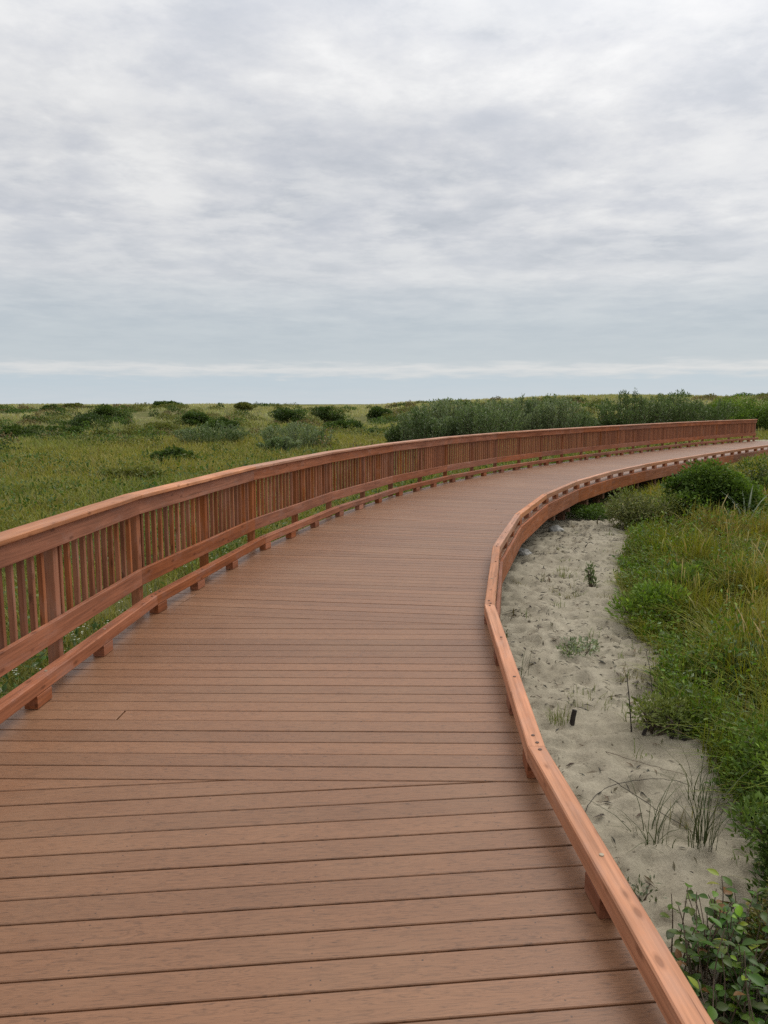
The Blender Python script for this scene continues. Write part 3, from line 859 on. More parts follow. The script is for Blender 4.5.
# ------------------------------------------------------------------ grass: left meadow and far dunes
def meadow():
    # near meadow, seen over and between the slats
    n = 260000
    r = 2.5 + 52 * rng.random(n) ** 1.25
    a = rng.uniform(-0.68, 0.75, n)
    x = r * np.sin(a); y = r * np.cos(a)
    c = cdist(x, y)
    ok = (c < -1.85) & (rng.random(n) < 0.25 + 0.75 * sst(0.3, 0.55, fbm(x * 1.1, y * 1.1, 120, 3)))
    x, y, r = x[ok], y[ok], r[ok]; n = len(x)
    col = patch_col(x, y, 0.22, 131) * 0.6 + jitter(np.tile([0.25, 0.245, 0.095], (n, 1)), n, .15) * 0.5
    h = rng.uniform(0.22, 0.52, n) * (0.65 + 0.7 * fbm(x * 0.35, y * 0.35, 133, 3))
    h *= 0.6 + 0.4 * sst(2.0, 4.0, -cdist(x, y))
    w = np.clip(0.0013 * r * rng.uniform(0.6, 1.4, n), 0.006, 0.08)
    tip = col * 0.8 + G_TAN * rng.uniform(0.02, 0.3, (n, 1))
    blades('meadow_grass', np.stack([x, y, hgt(x, y) - 0.02], 1), h, w, rng.uniform(0, 6.28, n), np.abs(rng.normal(0.5, .35, n)), col * .9, tip, M_grass, lev=(0, 0.5),
           label='green and olive grass meadow left of the boardwalk')
    # weeds near the walk
    m = 60000
    r2 = 3 + 34 * rng.random(m) ** 1.3; a = rng.uniform(-0.68, 0.5, m); x = r2 * np.sin(a); y = r2 * np.cos(a)
    ok = (cdist(x, y) < -1.8) & (rng.random(m) < sst(0.38, 0.6, fbm(x * .6, y * .6, 140, 3)) + .1); x, y, r2 = x[ok], y[ok], r2[ok]; m = len(x)
    p = np.stack([x, y, hgt(x, y) + rng.uniform(0.05, 0.42, m)], 1)
    wp = np.array([[0.09, 0.15, 0.025], [0.06, 0.11, 0.022], [0.11, 0.15, 0.05], [0.15, 0.17, 0.035]])
    V, F, npf, C = leaf_arrays(p, unit(m) + np.array([0, 0, .4]), unit(m) + np.array([0, 0, 1.2]), 0.06 * rng.uniform(.6, 1.4, m) * (1 + r2 / 25), 0.03 * rng.uniform(.7, 1.3, m) * (1 + r2 / 25), jitter(wp[rng.integers(0, 4, m)], m, .15))
    o = link('meadow_weeds', mesh_np('meadow_weeds', V, F, npf, col=C, mat=M_leaf)); tag(o, 'leafy weeds growing in the meadow beyond the slatted railing', 'weeds', kind='stuff')
    # white umbels close to the railing
    m = 70
    y = rng.uniform(4.5, 11, m); a = rng.uniform(-2.5, -1.95, m)
    x = np.interp(y, offset(0)[:, 1], offset(0)[:, 0]) + a * 1.05
    ok = cdist(x, y) < -1.85; x, y = x[ok], y[ok]; m = len(x)
    p = np.stack([x, y, hgt(x, y) + rng.uniform(.2, .6, m)], 1)
    p = np.repeat(p, 4, 0) + rng.normal(0, .012, (m * 4, 3))
    V, F, npf, C = leaf_arrays(p, unit(m * 4) * np.array([1, 1, .2]), unit(m * 4) * .2 + np.array([0, 0, 1]), .02, .018, jitter(np.tile([.62, .62, .5], (m * 4, 1)), m * 4, .1))
    o = link('white_wildflowers', mesh_np('white_wildflowers', V, F, npf, col=C, mat=M_leaf)); tag(o, 'tiny white wildflower heads behind the slatted railing', 'wildflowers', kind='stuff')
    # dune grass to the crest
    n = 230000
    r = 45 + 150 * rng.random(n) ** 0.9
    a = rng.uniform(-0.66, 0.66, n)
    x = r * np.sin(a); y = r * np.cos(a)
    ok = rng.random(n) < 0.08 + 0.92 * sst(0.36, 0.6, fbm(x * .16, y * .16, 150, 4))
    ok &= (cdist(x, y) < -2.2) | (r > 60)
    ok &= ~((x > P[-1][0] - 2) & (x < P[-1][0] + 30) & (np.abs(y - P[-1][1] - 4) < 6.5) & (r < 70))
    x, y, r = x[ok], y[ok], r[ok]; n = len(x)
    col = patch_col(x, y, 0.07, 161) * 0.6 + np.array([0.29, 0.285, 0.15]) * 0.5
    dry = sst(60, 120, r)[:, None] * (0.5 + 0.5 * sst(0.4, 0.6, fbm(x * 0.04, y * 0.04, 171, 3))[:, None])
    col = col * (1 - dry) + jitter(np.tile([0.44, 0.41, 0.23], (n, 1)), n, .14) * dry
    blades('dune_grass', np.stack([x, y, hgt(x, y) - .05], 1), rng.uniform(.2, .55, n) * (0.5 + 1.0 * fbm(x * .1, y * .1, 163, 3)), 0.0011 * r * rng.uniform(.6, 1.4, n), rng.uniform(0, 6.28, n), np.abs(rng.normal(.4, .3, n)), col, col * 1.1, M_grass, lev=(0, 0.5),
           label='pale olive dune grass rising to the far crest')
meadow()

# ------------------------------------------------------------------ bushes
PAL_DARK = [(0.065, 0.108, 0.022), (0.095, 0.14, 0.028), (0.045, 0.078, 0.020)]
PAL_MID = [(0.085, 0.145, 0.026), (0.12, 0.185, 0.034), (0.06, 0.105, 0.024)]
PAL_WIL = [(0.14, 0.195, 0.085), (0.18, 0.235, 0.115), (0.10, 0.15, 0.06), (0.22, 0.265, 0.15)]
PAL_OLV = [(0.17, 0.18, 0.045), (0.21, 0.21, 0.06), (0.12, 0.14, 0.036)]
PAL_LIME = [(0.17, 0.27, 0.035), (0.22, 0.31, 0.04), (0.12, 0.20, 0.03)]

def at(px, d):
    """bearing (as x over y) and forward distance -> ground point"""
    return px * d, d

# (bearing, distance, rx, h, kind, label)
FIELD = [
    (-0.116, 41, 2.0, 1.75, 'w', 'grey-green willow bush standing alone in front of the meadow, widest of the middle field'),
    (-0.225, 46, 2.3, 1.5, 'w', 'low wide grey-green willow bush left of the larger lone willow'),
    (-0.135, 39, 1.1, 0.95, 'w', 'small grey-green willow bush touching the left flank of the lone willow'),
    (-0.385, 74, 2.1, 1.2, 'd', 'dark green mounded bush in the left meadow with a second mound behind it'),
    (-0.355, 86, 1.9, 1.3, 'd', 'dark green mounded bush set just behind the left meadow mound'),
    (-0.412, 62, 1.3, 0.7, 'd', 'low dark bush in the left meadow nearest the railing corner'),
    (-0.243, 78, 1.5, 1.2, 'd', 'small dark upright bush between the left mounds and the willows'),
    (-0.215, 74, 1.7, 0.9, 'd', 'flat dark bush just right of the small dark upright bush'),
    (-0.122, 82, 2.2, 1.45, 'd', 'dark rounded bush on the slope above the lone willow'),
    (-0.073, 84, 1.9, 1.5, 'd', 'dark rounded bush beside its twin, nearer the thicket'),
    (-0.050, 70, 1.7, 0.9, 'd', 'low green bush below the pair of dark rounded bushes'),
    (-0.005, 92, 1.5, 1.1, 'd', 'dark bush on the skyline just left of the willow thicket'),
    (-0.47, 52, 1.6, 0.8, 'd', 'dark low bush at the left border of the meadow'),
    (-0.335, 56, 2.2, 0.6, 'o', 'olive spreading bush in the middle of the left meadow'),
    (-0.30, 66, 2.2, 0.75, 'o', 'olive hummocky bush right of the dark left mounds'),
    (-0.43, 110, 1.6, 0.9, 'd', 'tiny dark bush high on the left dune slope'),
    (-0.40, 120, 1.5, 0.8, 'o', 'tiny olive bush near the crest of the left dune'),
    (-0.28, 118, 1.9, 0.9, 'd', 'tiny dark bush near the crest above the upright bush'),
    (-0.18, 112, 1.7, 0.9, 'o', 'tiny olive bush near the crest left of the rounded pair'),
    (-0.33, 25, 1.0, 0.42, 'o', 'low yellow-green weed clump in the meadow above the railing cap'),
    (-0.27, 33, 1.0, 0.50, 'd', 'small dark weed clump in the meadow halfway to the willows'),
]
for i, (b, d, rx, h, kd, lab) in enumerate(FIELD):
    x, y = at(b, d)
    if kd == 'w':
        willow(lab, x, y, rx, rx * 0.7, h, int(30 + rx * 30), 60, PAL_WIL, ll=0.13, lw=0.05)
    else:
        shrub('dune_shrub', lab, 'bush', x, y, rx * 1.15, rx * 0.9, h * 1.5, int(3400 if d > 50 else 2000), 0.10 + d * 0.0012, 0.06 + d * 0.0009, PAL_DARK if kd == 'd' else PAL_OLV, nl=15, lobe=(0.18, 0.42))

def scrub():
    VV = []; FF = []; NN = []; CC = []; s = 0
    for i in range(420):
        d = 34 + 95 * random.random() ** 0.8; b = random.uniform(-0.6, 0.12 if d < 62 else 0.6)
        x, y = b * d, d
        if float(cdist(np.array([x]), np.array([y]))[0]) > -4 and d < 62: continue
        rx = random.uniform(0.35, 1.5) * (0.6 + d / 140); hh = random.uniform(0.40, 0.95); n = int(260 * rx)
        pal = np.array(random.choice([PAL_DARK, PAL_OLV, PAL_OLV, PAL_MID, [(0.20, 0.15, 0.07), (0.15, 0.13, 0.06)]]))
        q = unit(n) * rng.random((n, 1)) ** .33 * np.array([rx, rx * .8, hh]); q[:, 2] = np.abs(q[:, 2]) * (0.6 + 0.8 * fbm(q[:, 0] * 1.5 + x, q[:, 1] * 1.5, 300, 2))
        u = q.copy(); q[:, 0] += x; q[:, 1] += y; q[:, 2] += hgt(q[:, 0], q[:, 1])
        V, F, npf, C = leaf_arrays(q, u + unit(n), unit(n) + np.array([0, 0, 1]), 0.09 + d * .0011, 0.05 + d * .0008, jitter(pal[rng.integers(0, len(pal), n)], n, .2))
        VV.append(V); FF.append(F + s); NN.append(npf); CC.append(C); s += len(V)
    o = link('scrub', mesh_np('scrub', np.vstack(VV), np.concatenate(FF), np.concatenate(NN), col=np.vstack(CC), mat=M_leaf))
    tag(o, 'scattered low dune scrub dotting the far meadow', 'scrub', kind='stuff')
scrub()

# willow thicket behind the railing, then the second thicket and the dark hedge-like bushes
TH1 = [
    (0.055, 37.5, 1.3, 2.5, 'left-hand low shoulder of the willow thicket behind the railing'),
    (0.085, 39.5, 1.9, 2.85, 'tall pale-leaved willow at the head of the thicket behind the railing'),
    (0.125, 38.0, 1.9, 2.75, 'willow second in the thicket, speckled with pale leaves'),
    (0.165, 40.5, 2.0, 2.85, 'willow in the middle of the thicket, bushy and dark at its foot'),
    (0.205, 41.0, 2.0, 2.75, 'willow right of the thicket middle with a sloping top'),
    (0.238, 44.0, 1.6, 2.05, 'last willow at the low right end of the first thicket'),
    (0.026, 41.0, 0.95, 1.7, 'short dark willow sprawling at the thicket end next to the open meadow'),
    (0.288, 46.0, 1.7, 1.6, 'willow in the dip between the two thickets'),
    (0.325, 45.5, 2.3, 2.85, 'tall feathery willow starting the second thicket'),
    (0.365, 46.5, 2.3, 3.0, 'tallest feathery willow in the second thicket behind the railing'),
    (0.405, 48.0, 2.2, 2.8, 'feathery willow beside the dark rounded hedge bushes'),
]
for b, d, rx, h, lab in TH1:
    x, y = at(b, d)
    willow(lab, x, y, rx, rx * 0.75, h, int(70 + rx * 30), 75, PAL_WIL if b < .27 and b > .03 else [(0.105, 0.155, 0.055), (0.135, 0.185, 0.075), (0.08, 0.125, 0.04)], ll=0.14, lw=0.05)
for b, d, rx, h, lab in [
    (0.437, 51, 2.0, 2.5, 'dark rounded hedge bush next to the feathery willows'),
    (0.472, 52, 2.3, 2.75, 'dense dark rounded bush in the middle of the far right hedge'),
    (0.512, 53, 2.3, 2.7, 'dense dark rounded bush at the right border above the trail'),
    (0.56, 53, 2.3, 2.3, 'dense dark bush at the outer end of the far right hedge')]:
    x, y = at(b, d)
    shrub('hedge_bush', lab, 'bush', x, y, rx, rx * .8, h, 9000, 0.12, 0.075, PAL_MID + PAL_LIME, nl=26, lobe=(0.2, 0.42))

# right bank bushes
shrub('leafy_bush', 'large bright green leafy bush on the right bank with small pale flowers', 'bush', 6.75, 15.9, 1.2, 0.85, 1.6, 15000, 0.085, 0.055, PAL_MID + PAL_LIME + PAL_MID, nl=36, lobe=(0.16, 0.36), flowers=(60, (0.6, 0.55, 0.4), 0.022))
shrub('leafy_bush', 'pale yellow-green bush beside the fascia at the left foot of the large green bush', 'bush', 5.35, 15.6, 0.8, 0.7, 1.0, 5000, 0.07, 0.03, [(0.17, 0.19, 0.06), (0.13, 0.17, 0.045), (0.22, 0.22, 0.09)], nl=14, flowers=(160, (0.5, 0.45, 0.22), 0.02))
shrub('leafy_bush', 'olive bush at the right border beyond the large green bush', 'bush', 9.7, 19.8, 1.1, 0.9, 1.3, 5200, 0.08, 0.045, PAL_MID + PAL_OLV, nl=14)
shrub('leafy_bush', 'low green bush under the fascia where the sand ends', 'bush', 4.75, 17.0, 0.7, 0.5, 0.42, 2200, 0.07, 0.035, PAL_MID, nl=10)
shrub('leafy_bush', 'bright green weedy bush at the bulging middle of the sand edge', 'bush', 3.35, 9.1, 0.55, 0.8, 0.50, 3600, 0.065, 0.030, PAL_LIME + PAL_MID, nl=16, up=0.8)
shrub('leafy_bush', 'fresh green weedy bush behind the sand-edge one, deeper in the grass', 'bush', 4.1, 9.9, 0.6, 0.6, 0.55, 2600, 0.07, 0.032, PAL_MID + PAL_LIME, nl=12, up=0.8)
shrub('leafy_bush', 'sage green bush on the bank above the woody stubs', 'bush', 3.2, 6.6, 0.5, 0.5, 0.5, 2600, 0.06, 0.025, [(0.10, 0.15, 0.06), (0.13, 0.18, 0.08), (0.07, 0.12, 0.04)], nl=12, up=0.7)
shrub('leafy_bush', 'lime-leaved bush overhanging the sand near the beach grass tufts', 'bush', 2.66, 4.6, 0.45, 0.5, 0.6, 3400, 0.05, 0.022, PAL_LIME + PAL_MID, nl=14, up=0.8)
shrub('leafy_bush', 'dark green fine-leaved bush at the right border above the broad-leaved shrub', 'bush', 2.24, 3.62, 0.40, 0.50, 0.72, 6000, 0.048, 0.020, PAL_MID + PAL_DARK, nl=14, up=0.8)
shrub('leafy_bush', 'rusty tinged low bush with pale yellow buds beside the broad-leaved shrub', 'bush', 2.02, 3.14, 0.34, 0.34, 0.56, 3000, 0.03, 0.018, [(0.24, 0.20, 0.06), (0.22, 0.11, 0.05), (0.14, 0.16, 0.04)], nl=8, up=0.6, flowers=(60, (0.5, 0.45, 0.18), 0.016))

# yellow-green plant with dark woody stubs, on the sand edge
r0 = shrub('woody_plant', 'yellow-green plant with dark burnt stubs leaning from the sand edge', 'plant', 2.12, 5.75, 0.26, 0.3, 0.52, 1500, 0.042, 0.018, [(0.17, 0.20, 0.05), (0.21, 0.23, 0.07), (0.12, 0.16, 0.04)], nl=10, up=0.7, z=float(sand_z(2.12, 5.75)))
for dx, dy, ex, ey, ez in ((-0.16, -0.15, -0.02, 0.0, 0.20), (0.02, -0.22, 0.16, -0.08, 0.17), (0.12, -0.24, 0.27, -0.1, 0.16), (-0.2, -0.1, -0.24, -0.02, 0.5)):
    V, F, npf = tubes([(bent((dx, dy, -0.03), (ex, ey, ez), 0.08, 4), 0.016 if ez < .3 else .006, 0.011 if ez < .3 else .003)], 6)
    link('stub', mesh_np('stub', V, F, npf, mat=M_stub), None, r0)

# broad-leaved shrub in the near right corner
def broadleaf():
    x, y = 1.64, 2.72
    z0 = float(hgt(x, y)) - 0.03
    root = empty('broadleaf_shrub', (x, y, z0)); tag(root, 'broad-leaved glossy shrub rising beside the kerb rail in the near right corner', 'shrub')
    rr = random.Random(21)
    segs = []; VV = []; FF = []; NN = []; CC = []; nv = 0
    pal = [(0.050, 0.095, 0.010), (0.075, 0.135, 0.012), (0.04, 0.075, 0.010), (0.11, 0.19, 0.012), (0.20, 0.28, 0.02), (0.16, 0.24, 0.016)]
    def leaf(p, ax, nrm, ln, wd, col):
        nonlocal nv
        ax = ax.normalized(); sd = ax.cross(nrm).normalized(); up = sd.cross(ax)
        prof = [(0, 0.05), (0.16, 0.62), (0.38, 0.98), (0.6, 0.94), (0.82, 0.55), (1.0, 0.03)]
        curl = rr.uniform(0.05, 0.3)
        for t, wv in prof:
            c = p + ax * (ln * t) - up * (curl * ln * t * t)
            for s in (-1, 0, 1):
                VV.append(tuple(c + sd * (s * wd * 0.5 * wv) + up * (abs(s) * wv * wd * 0.14)))
                CC.append(tuple(v * (1.12 if s == 0 else 1.0) for v in col))
        for i in range(5):
            for j in range(2):
                a = nv + i * 3 + j; FF.extend([a, a + 1, a + 4, a + 3]); NN.append(4)
        nv += 18
    for s in range(460):
        a = rr.uniform(0, 2 * math.pi); r = math.sqrt(rr.random())
        bx, by = 0.66 * r * math.cos(a) + 0.06, 0.66 * r * math.sin(a)
        if bx < -0.46 + 0.25 * rr.random() or bx + x < 1.14: continue
        hh = rr.uniform(0.16, 0.52) * (1 - 0.25 * r)
        ex, ey = bx + rr.uniform(-.14, .12), by + rr.uniform(-.14, .14)
        pts = bent((bx, by, 0), (ex, ey, hh), 0.15, 5)
        segs.append((pts, 0.0045, 0.002))
        for i in range(rr.randint(6, 9)):
            t = rr.uniform(0.15, 1.0); kk = min(int(t * 4), 3); f = t * 4 - kk
            p = Vector(pts[kk]).lerp(Vector(pts[kk + 1]), f)
            b = rr.uniform(0, 2 * math.pi)
            ax = Vector((math.cos(b), math.sin(b), rr.uniform(-0.1, 0.7)))
            q = p + ax.normalized() * 0.012
            nrm = Vector((rr.uniform(-.5, .5), rr.uniform(-.5, .5), 1))
            c = rr.choice(pal[:3] if t < 0.8 or rr.random() < .72 else pal); c = tuple(v * rr.uniform(.8, 1.2) for v in c)
            if rr.random() < 0.025: c = (0.18, 0.09, 0.03)
            ln = rr.uniform(0.030, 0.070)
            leaf(q, ax, nrm, ln, ln * rr.uniform(.55, .72), c)
    link('leaves', mesh_np('leaves', VV, FF, NN, col=np.array(CC), mat=M_gloss, smooth=True), None, root)
    V, F, npf = tubes(segs, 5)
    link('stems', mesh_np('stems', V, F, npf, mat=M_dry), None, root)
broadleaf()

# ------------------------------------------------------------------ small plants on the sand
def tuft(name, label, cat, x, y, n, h, w, spread, lean, c0, c1, group=None):
    z = float(sand_z(x, y)) - 0.015
    root = empty(name, (x, y, z)); tag(root, label, cat, group)
    a = rng.uniform(0, 6.28, n); r = spread * np.sqrt(rng.random(n))
    pts = np.stack([r * np.cos(a), r * np.sin(a), np.zeros(n)], 1)
    blades('blades', pts, h * rng.uniform(.5, 1.1, n), w * rng.uniform(.7, 1.3, n), a + rng.normal(0, .7, n), np.abs(rng.normal(lean, lean * .55, n)), jitter(np.tile(c0, (n, 1)), n), jitter(np.tile(c1, (n, 1)), n), M_grass, lev=(0, .25, .5, .75), parent=root, kind=None)
    return root
BG0, BG1 = (0.05, 0.065, 0.03), (0.10, 0.105, 0.055)
tuft('beach_grass', 'sparse dark beach grass tuft on bare sand, the one closer to the kerb rail', 'beach grass', 1.60, 4.28, 30, 0.50, 0.0062, 0.12, 0.8, BG0, BG1, 'beach grass tufts on the sand')
tuft('beach_grass', 'dense dark beach grass tuft on bare sand, the one closer to the right bank', 'beach grass', 1.83, 4.14, 46, 0.54, 0.0062, 0.09, 0.65, BG0, BG1, 'beach grass tufts on the sand')
tuft('beach_grass', 'wiry beach grass tuft on the sand below the woody stubs', 'beach grass', 2.05, 4.75, 18, 0.42, 0.0055, 0.12, 0.8, BG0, BG1, 'beach grass tufts on the sand')
tuft('beach_grass', 'thin wispy beach grass stems beside the kerb rail kink', 'beach grass', 1.28, 7.0, 9, 0.5, 0.006, 0.14, 0.6, BG0, BG1, 'beach grass tufts on the sand')
tuft('beach_grass', 'curved green beach grass sprays on the bank above the lime-leaved bush', 'beach grass', 2.75, 5.35, 46, 0.62, 0.007, 0.16, 0.5, (0.07, 0.12, 0.035), (0.13, 0.18, 0.07))
YG0, YG1 = (0.14, 0.17, 0.04), (0.21, 0.22, 0.08)
tuft('grass_tuft', 'small yellow-green grass tuft beside the black stake', 'grass tuft', 1.43, 6.02, 70, 0.15, 0.005, 0.09, 0.5, YG0, YG1)
tuft('grass_tuft', 'faint flattened yellow-green grass tuft between the stake and the pale sprawling plant', 'grass tuft', 1.80, 6.45, 80, 0.12, 0.005, 0.22, 0.6, YG0, YG1)
tuft('grass_tuft', 'tiny grass tuft at the upper end of the bare sand', 'grass tuft', 2.75, 11.4, 50, 0.16, 0.008, 0.2, 0.6, YG0, YG1)
def sand_plant(label, x, y, rx, ry, h, n, ll, lw, pal, up=0.5):
    return shrub('sand_plant', label, 'plant', x, y, rx, ry, h, n, ll, lw, pal, nl=9, up=up, z=float(sand_z(x, y)) + 0.02)
sand_plant('pale grey-green plant sprawling on the middle of the sand', 2.05, 7.75, 0.26, 0.30, 0.17, 380, 0.055, 0.020, [(0.22, 0.26, 0.16), (0.28, 0.32, 0.21), (0.16, 0.21, 0.10)])
sand_plant('lone upright green sprig on the upper sand', 2.95, 10.7, 0.09, 0.10, 0.44, 170, 0.06, 0.024, [(0.09, 0.13, 0.05), (0.13, 0.17, 0.07)], 1.2)
sand_plant('thin grey-green sprig lying on near sand beside the kerb rail', 1.36, 3.75, 0.14, 0.16, 0.09, 90, 0.035, 0.012, [(0.11, 0.14, 0.08), (0.15, 0.17, 0.1)])
sand_plant('small dull green weed close under the kink of the kerb rail', 1.28, 8.35, 0.12, 0.14, 0.10, 80, 0.05, 0.018, [(0.11, 0.13, 0.06), (0.14, 0.16, 0.08)])

# strap-leaved plant
def strap():
    x, y = 7.15, 15.0
    root = empty('strap_leaf_plant', (x, y, float(hgt(x, y)))); tag(root, 'stiff grey-blue strap-leaved plant in front of the large green bush', 'plant')
    n = 9; az = np.array([0.2, 0.9, 1.7, 2.4, 3.0, 3.4, 5.0, 5.8, 2.8])
    blades('leaves', np.stack([np.cos(az) * .04, np.sin(az) * .04, np.zeros(n)], 1), np.array([.95, 1.05, .9, 1.0, .85, .6, .8, .9, .95]), np.full(n, .045), az, np.array([.45, .25, .2, .5, .8, .9, .6, .5, .4]),
           jitter(np.tile((0.20, 0.25, 0.16), (n, 1)), n, .1), jitter(np.tile((0.34, 0.38, 0.27), (n, 1)), n, .1), M_gloss, lev=(0, .25, .5, .75), wprof=[1, 1, .9, .65], parent=root, kind=None)
strap()

# stake, twigs, rocks
def twig(name, label, cat, pts, r0, r1, mat, sides=6):
    p0 = Vector(pts[0])
    q = [Vector(p) for p in pts]
    for _ in range(3 if name == 'dry_twig' else 0):
        n2 = [q[0]]
        for a, b in zip(q[:-1], q[1:]): n2 += [a.lerp(b, .25), a.lerp(b, .75)]
        q = n2 + [q[-1]]
    if name == 'dry_twig':
        rt = random.Random(len(label)); q = [p + Vector((rt.uniform(-1, 1), rt.uniform(-1, 1), rt.uniform(-.5, .5))) * 0.005 for p in q]; r0 *= .6; r1 *= .6
    V, F, npf = tubes([([tuple(p - p0) for p in q], r0, r1)], sides)
    o = link(name, mesh_np(name, V, F, npf, mat=mat)); o.location = p0
    tag(o, label, cat); return o
def gz(x, y, dz=0.0): return (x, y, float(sand_z(x, y)) + dz)
twig('stake', 'short black charred stake stuck in the sand', 'stake', [gz(1.52, 5.95, -.05), gz(1.535, 5.96, .05), gz(1.55, 5.97, .115)], 0.022, 0.020, M_stub, 7)
twig('dry_twig', 'long arched bare twig lying across the near sand', 'twig', [gz(1.18, 4.3, .01), gz(1.32, 4.62, .06), gz(1.6, 4.85, .10), gz(1.95, 4.88, .06), gz(2.1, 4.8, .01)], .004, .003, M_stub)
twig('dry_twig', 'forked dry twig poking out of the sand near the second kerb kink', 'twig', [gz(1.22, 6.62, -.02), gz(1.25, 6.7, .12), gz(1.33, 6.75, .22)], .004, .002, M_stub)
twig('dry_twig', 'long thin twig lying below the black stake', 'twig', [gz(1.5, 5.6, .01), gz(1.68, 5.3, .02), gz(1.9, 5.1, .015), gz(2.05, 4.95, .02)], .005, .003, M_dry)
twig('dry_twig', 'thin twig lying behind the dense beach grass tuft', 'twig', [gz(1.55, 5.0, .01), gz(1.8, 4.55, .03), gz(1.95, 4.35, .015)], .004, .003, M_stub)
twig('dry_twig', 'stubby twig half buried close to the kerb rail', 'twig', [gz(1.15, 6.1, .0), gz(1.24, 6.14, .03)], .010, .006, M_stub)
twig('dry_twig', 'leaning dead stem at the sand edge by the sage green bush', 'twig', [gz(2.38, 6.5, -.02), gz(2.36, 6.55, .25), gz(2.33, 6.6, .5)], .006, .003, M_stub)
twig('dry_twig', 'crooked dry twig on the sand in front of the broad-leaved shrub', 'twig', [gz(1.22, 3.2, .01), gz(1.4, 3.35, .03), gz(1.62, 3.4, .01)], .004, .002, M_dry)
def rock(label, x, y, s):
    bm = bmesh.new(); bmesh.ops.create_icosphere(bm, subdivisions=3, radius=1)
    rr = random.Random(int(x * 100))
    from mathutils import noise
    for v in bm.verts:
        n = noise.noise(v.co * 1.3 + Vector((x, y, 0))) * .35 + noise.noise(v.co * 3 + Vector((x, y, 5))) * .12
        v.co *= (1 + n); v.co = Vector((v.co.x * s, v.co.y * s * .8, v.co.z * s * .65))
    me = bpy.data.meshes.new('rock'); bm.to_mesh(me); bm.free()
    o = link('rock', me, M_rock); o.location = (x, y, float(sand_z(x, y)) + s * .3); tag(o, label, 'rock')
rock('white rock under the boardwalk edge, the nearer of the pair', 2.36, 12.85, 0.14)
rock('pale rock under the boardwalk edge, the farther of the pair', 3.50, 15.45, 0.15)

# plant litter on the sand
def litter():
    n = 11000
    y = 1.5 + 15.5 * rng.random(n); x = 0.9 + rng.random(n) * 4.6
    ok = (sand_in(x, y) > -.05) & (cdist(x, y) > 1.3) & (rng.random(n) < sst(.4, .62, fbm(x * 1.2, y * 1.2, 201, 3)) + .08)
    x, y = x[ok], y[ok]; n = len(x)
    p = np.stack([x, y, sand_z(x, y) + .012], 1)
    ax = unit(n) * np.array([1, 1, .12]); s = rng.uniform(.012, .075, n) * (1 + y / 14)
    V, F, npf, C = leaf_arrays(p, ax, unit(n) * .3 + np.array([0, 0, 1]), s, s * rng.uniform(.08, .3, n), jitter(np.array([[.06, .045, .03], [.12, .09, .05], [.035, .03, .02]])[rng.integers(0, 3, n)], n, .2))
    o = link('plant_litter', mesh_np('plant_litter', V, F, npf, col=C, mat=M_leaf)); tag(o, 'dark bits of plant litter strewn over the sand', 'litter', kind='stuff')
litter()

def sprigs():
    m = 260
    y = 2.5 + 14 * rng.random(m); x = 1.05 + rng.random(m) * 4.0
    e = sand_in(x, y)
    ok = (e > 0.0) & (cdist(x, y) > 1.6) & (rng.random(m) < 0.25 + 0.75 * sst(0.5, 0.1, e)); x, y = x[ok], y[ok]
    per = 9
    X = np.repeat(x, per) + rng.normal(0, .05, len(x) * per); Y = np.repeat(y, per) + rng.normal(0, .05, len(x) * per); n = len(X)
    c = np.repeat(np.array([[0.12, 0.16, 0.04], [0.17, 0.19, 0.08], [0.20, 0.17, 0.09]])[rng.integers(0, 3, len(x))], per, 0)
    blades('sand_sprigs', np.stack([X, Y, sand_z(X, Y) - .01], 1), rng.uniform(.04, .17, n), 0.005 * (1 + Y / 12), rng.uniform(0, 6.28, n), np.abs(rng.normal(.7, .4, n)), jitter(c, n), jitter(c * 1.2, n), M_grass, label='sparse little grass sprigs coming up through the sand')
sprigs()

# ------------------------------------------------------------------ camera
cd = bpy.data.cameras.new('camera'); cam = bpy.data.objects.new('camera', cd); COL.objects.link(cam)
cam.location = (0, 0, 1.88); cam.rotation_euler = (math.radians(90 - 8.05), 0, 0)
cd.sensor_fit = 'VERTICAL'; cd.sensor_height = 36.0; cd.lens = 770 / 1024 * 36.0
cd.clip_start = 0.05; cd.clip_end = 6000
S.camera = cam

# ------------------------------------------------------------------ light and sky
SUN_AZ, SUN_EL = 42.0, 50.0      # azimuth clockwise from straight ahead
sl = bpy.data.lights.new('sun', 'SUN'); sl.energy = 1.5; sl.angle = math.radians(32); sl.color = (1.0, 0.95, 0.88)
so = bpy.data.objects.new('sun', sl); COL.objects.link(so)
dirv = Vector((math.sin(math.radians(SUN_AZ)) * math.cos(math.radians(SUN_EL)), math.cos(math.radians(SUN_AZ)) * math.cos(math.radians(SUN_EL)), math.sin(math.radians(SUN_EL))))
so.rotation_euler = dirv.to_track_quat('Z', 'Y').to_euler()

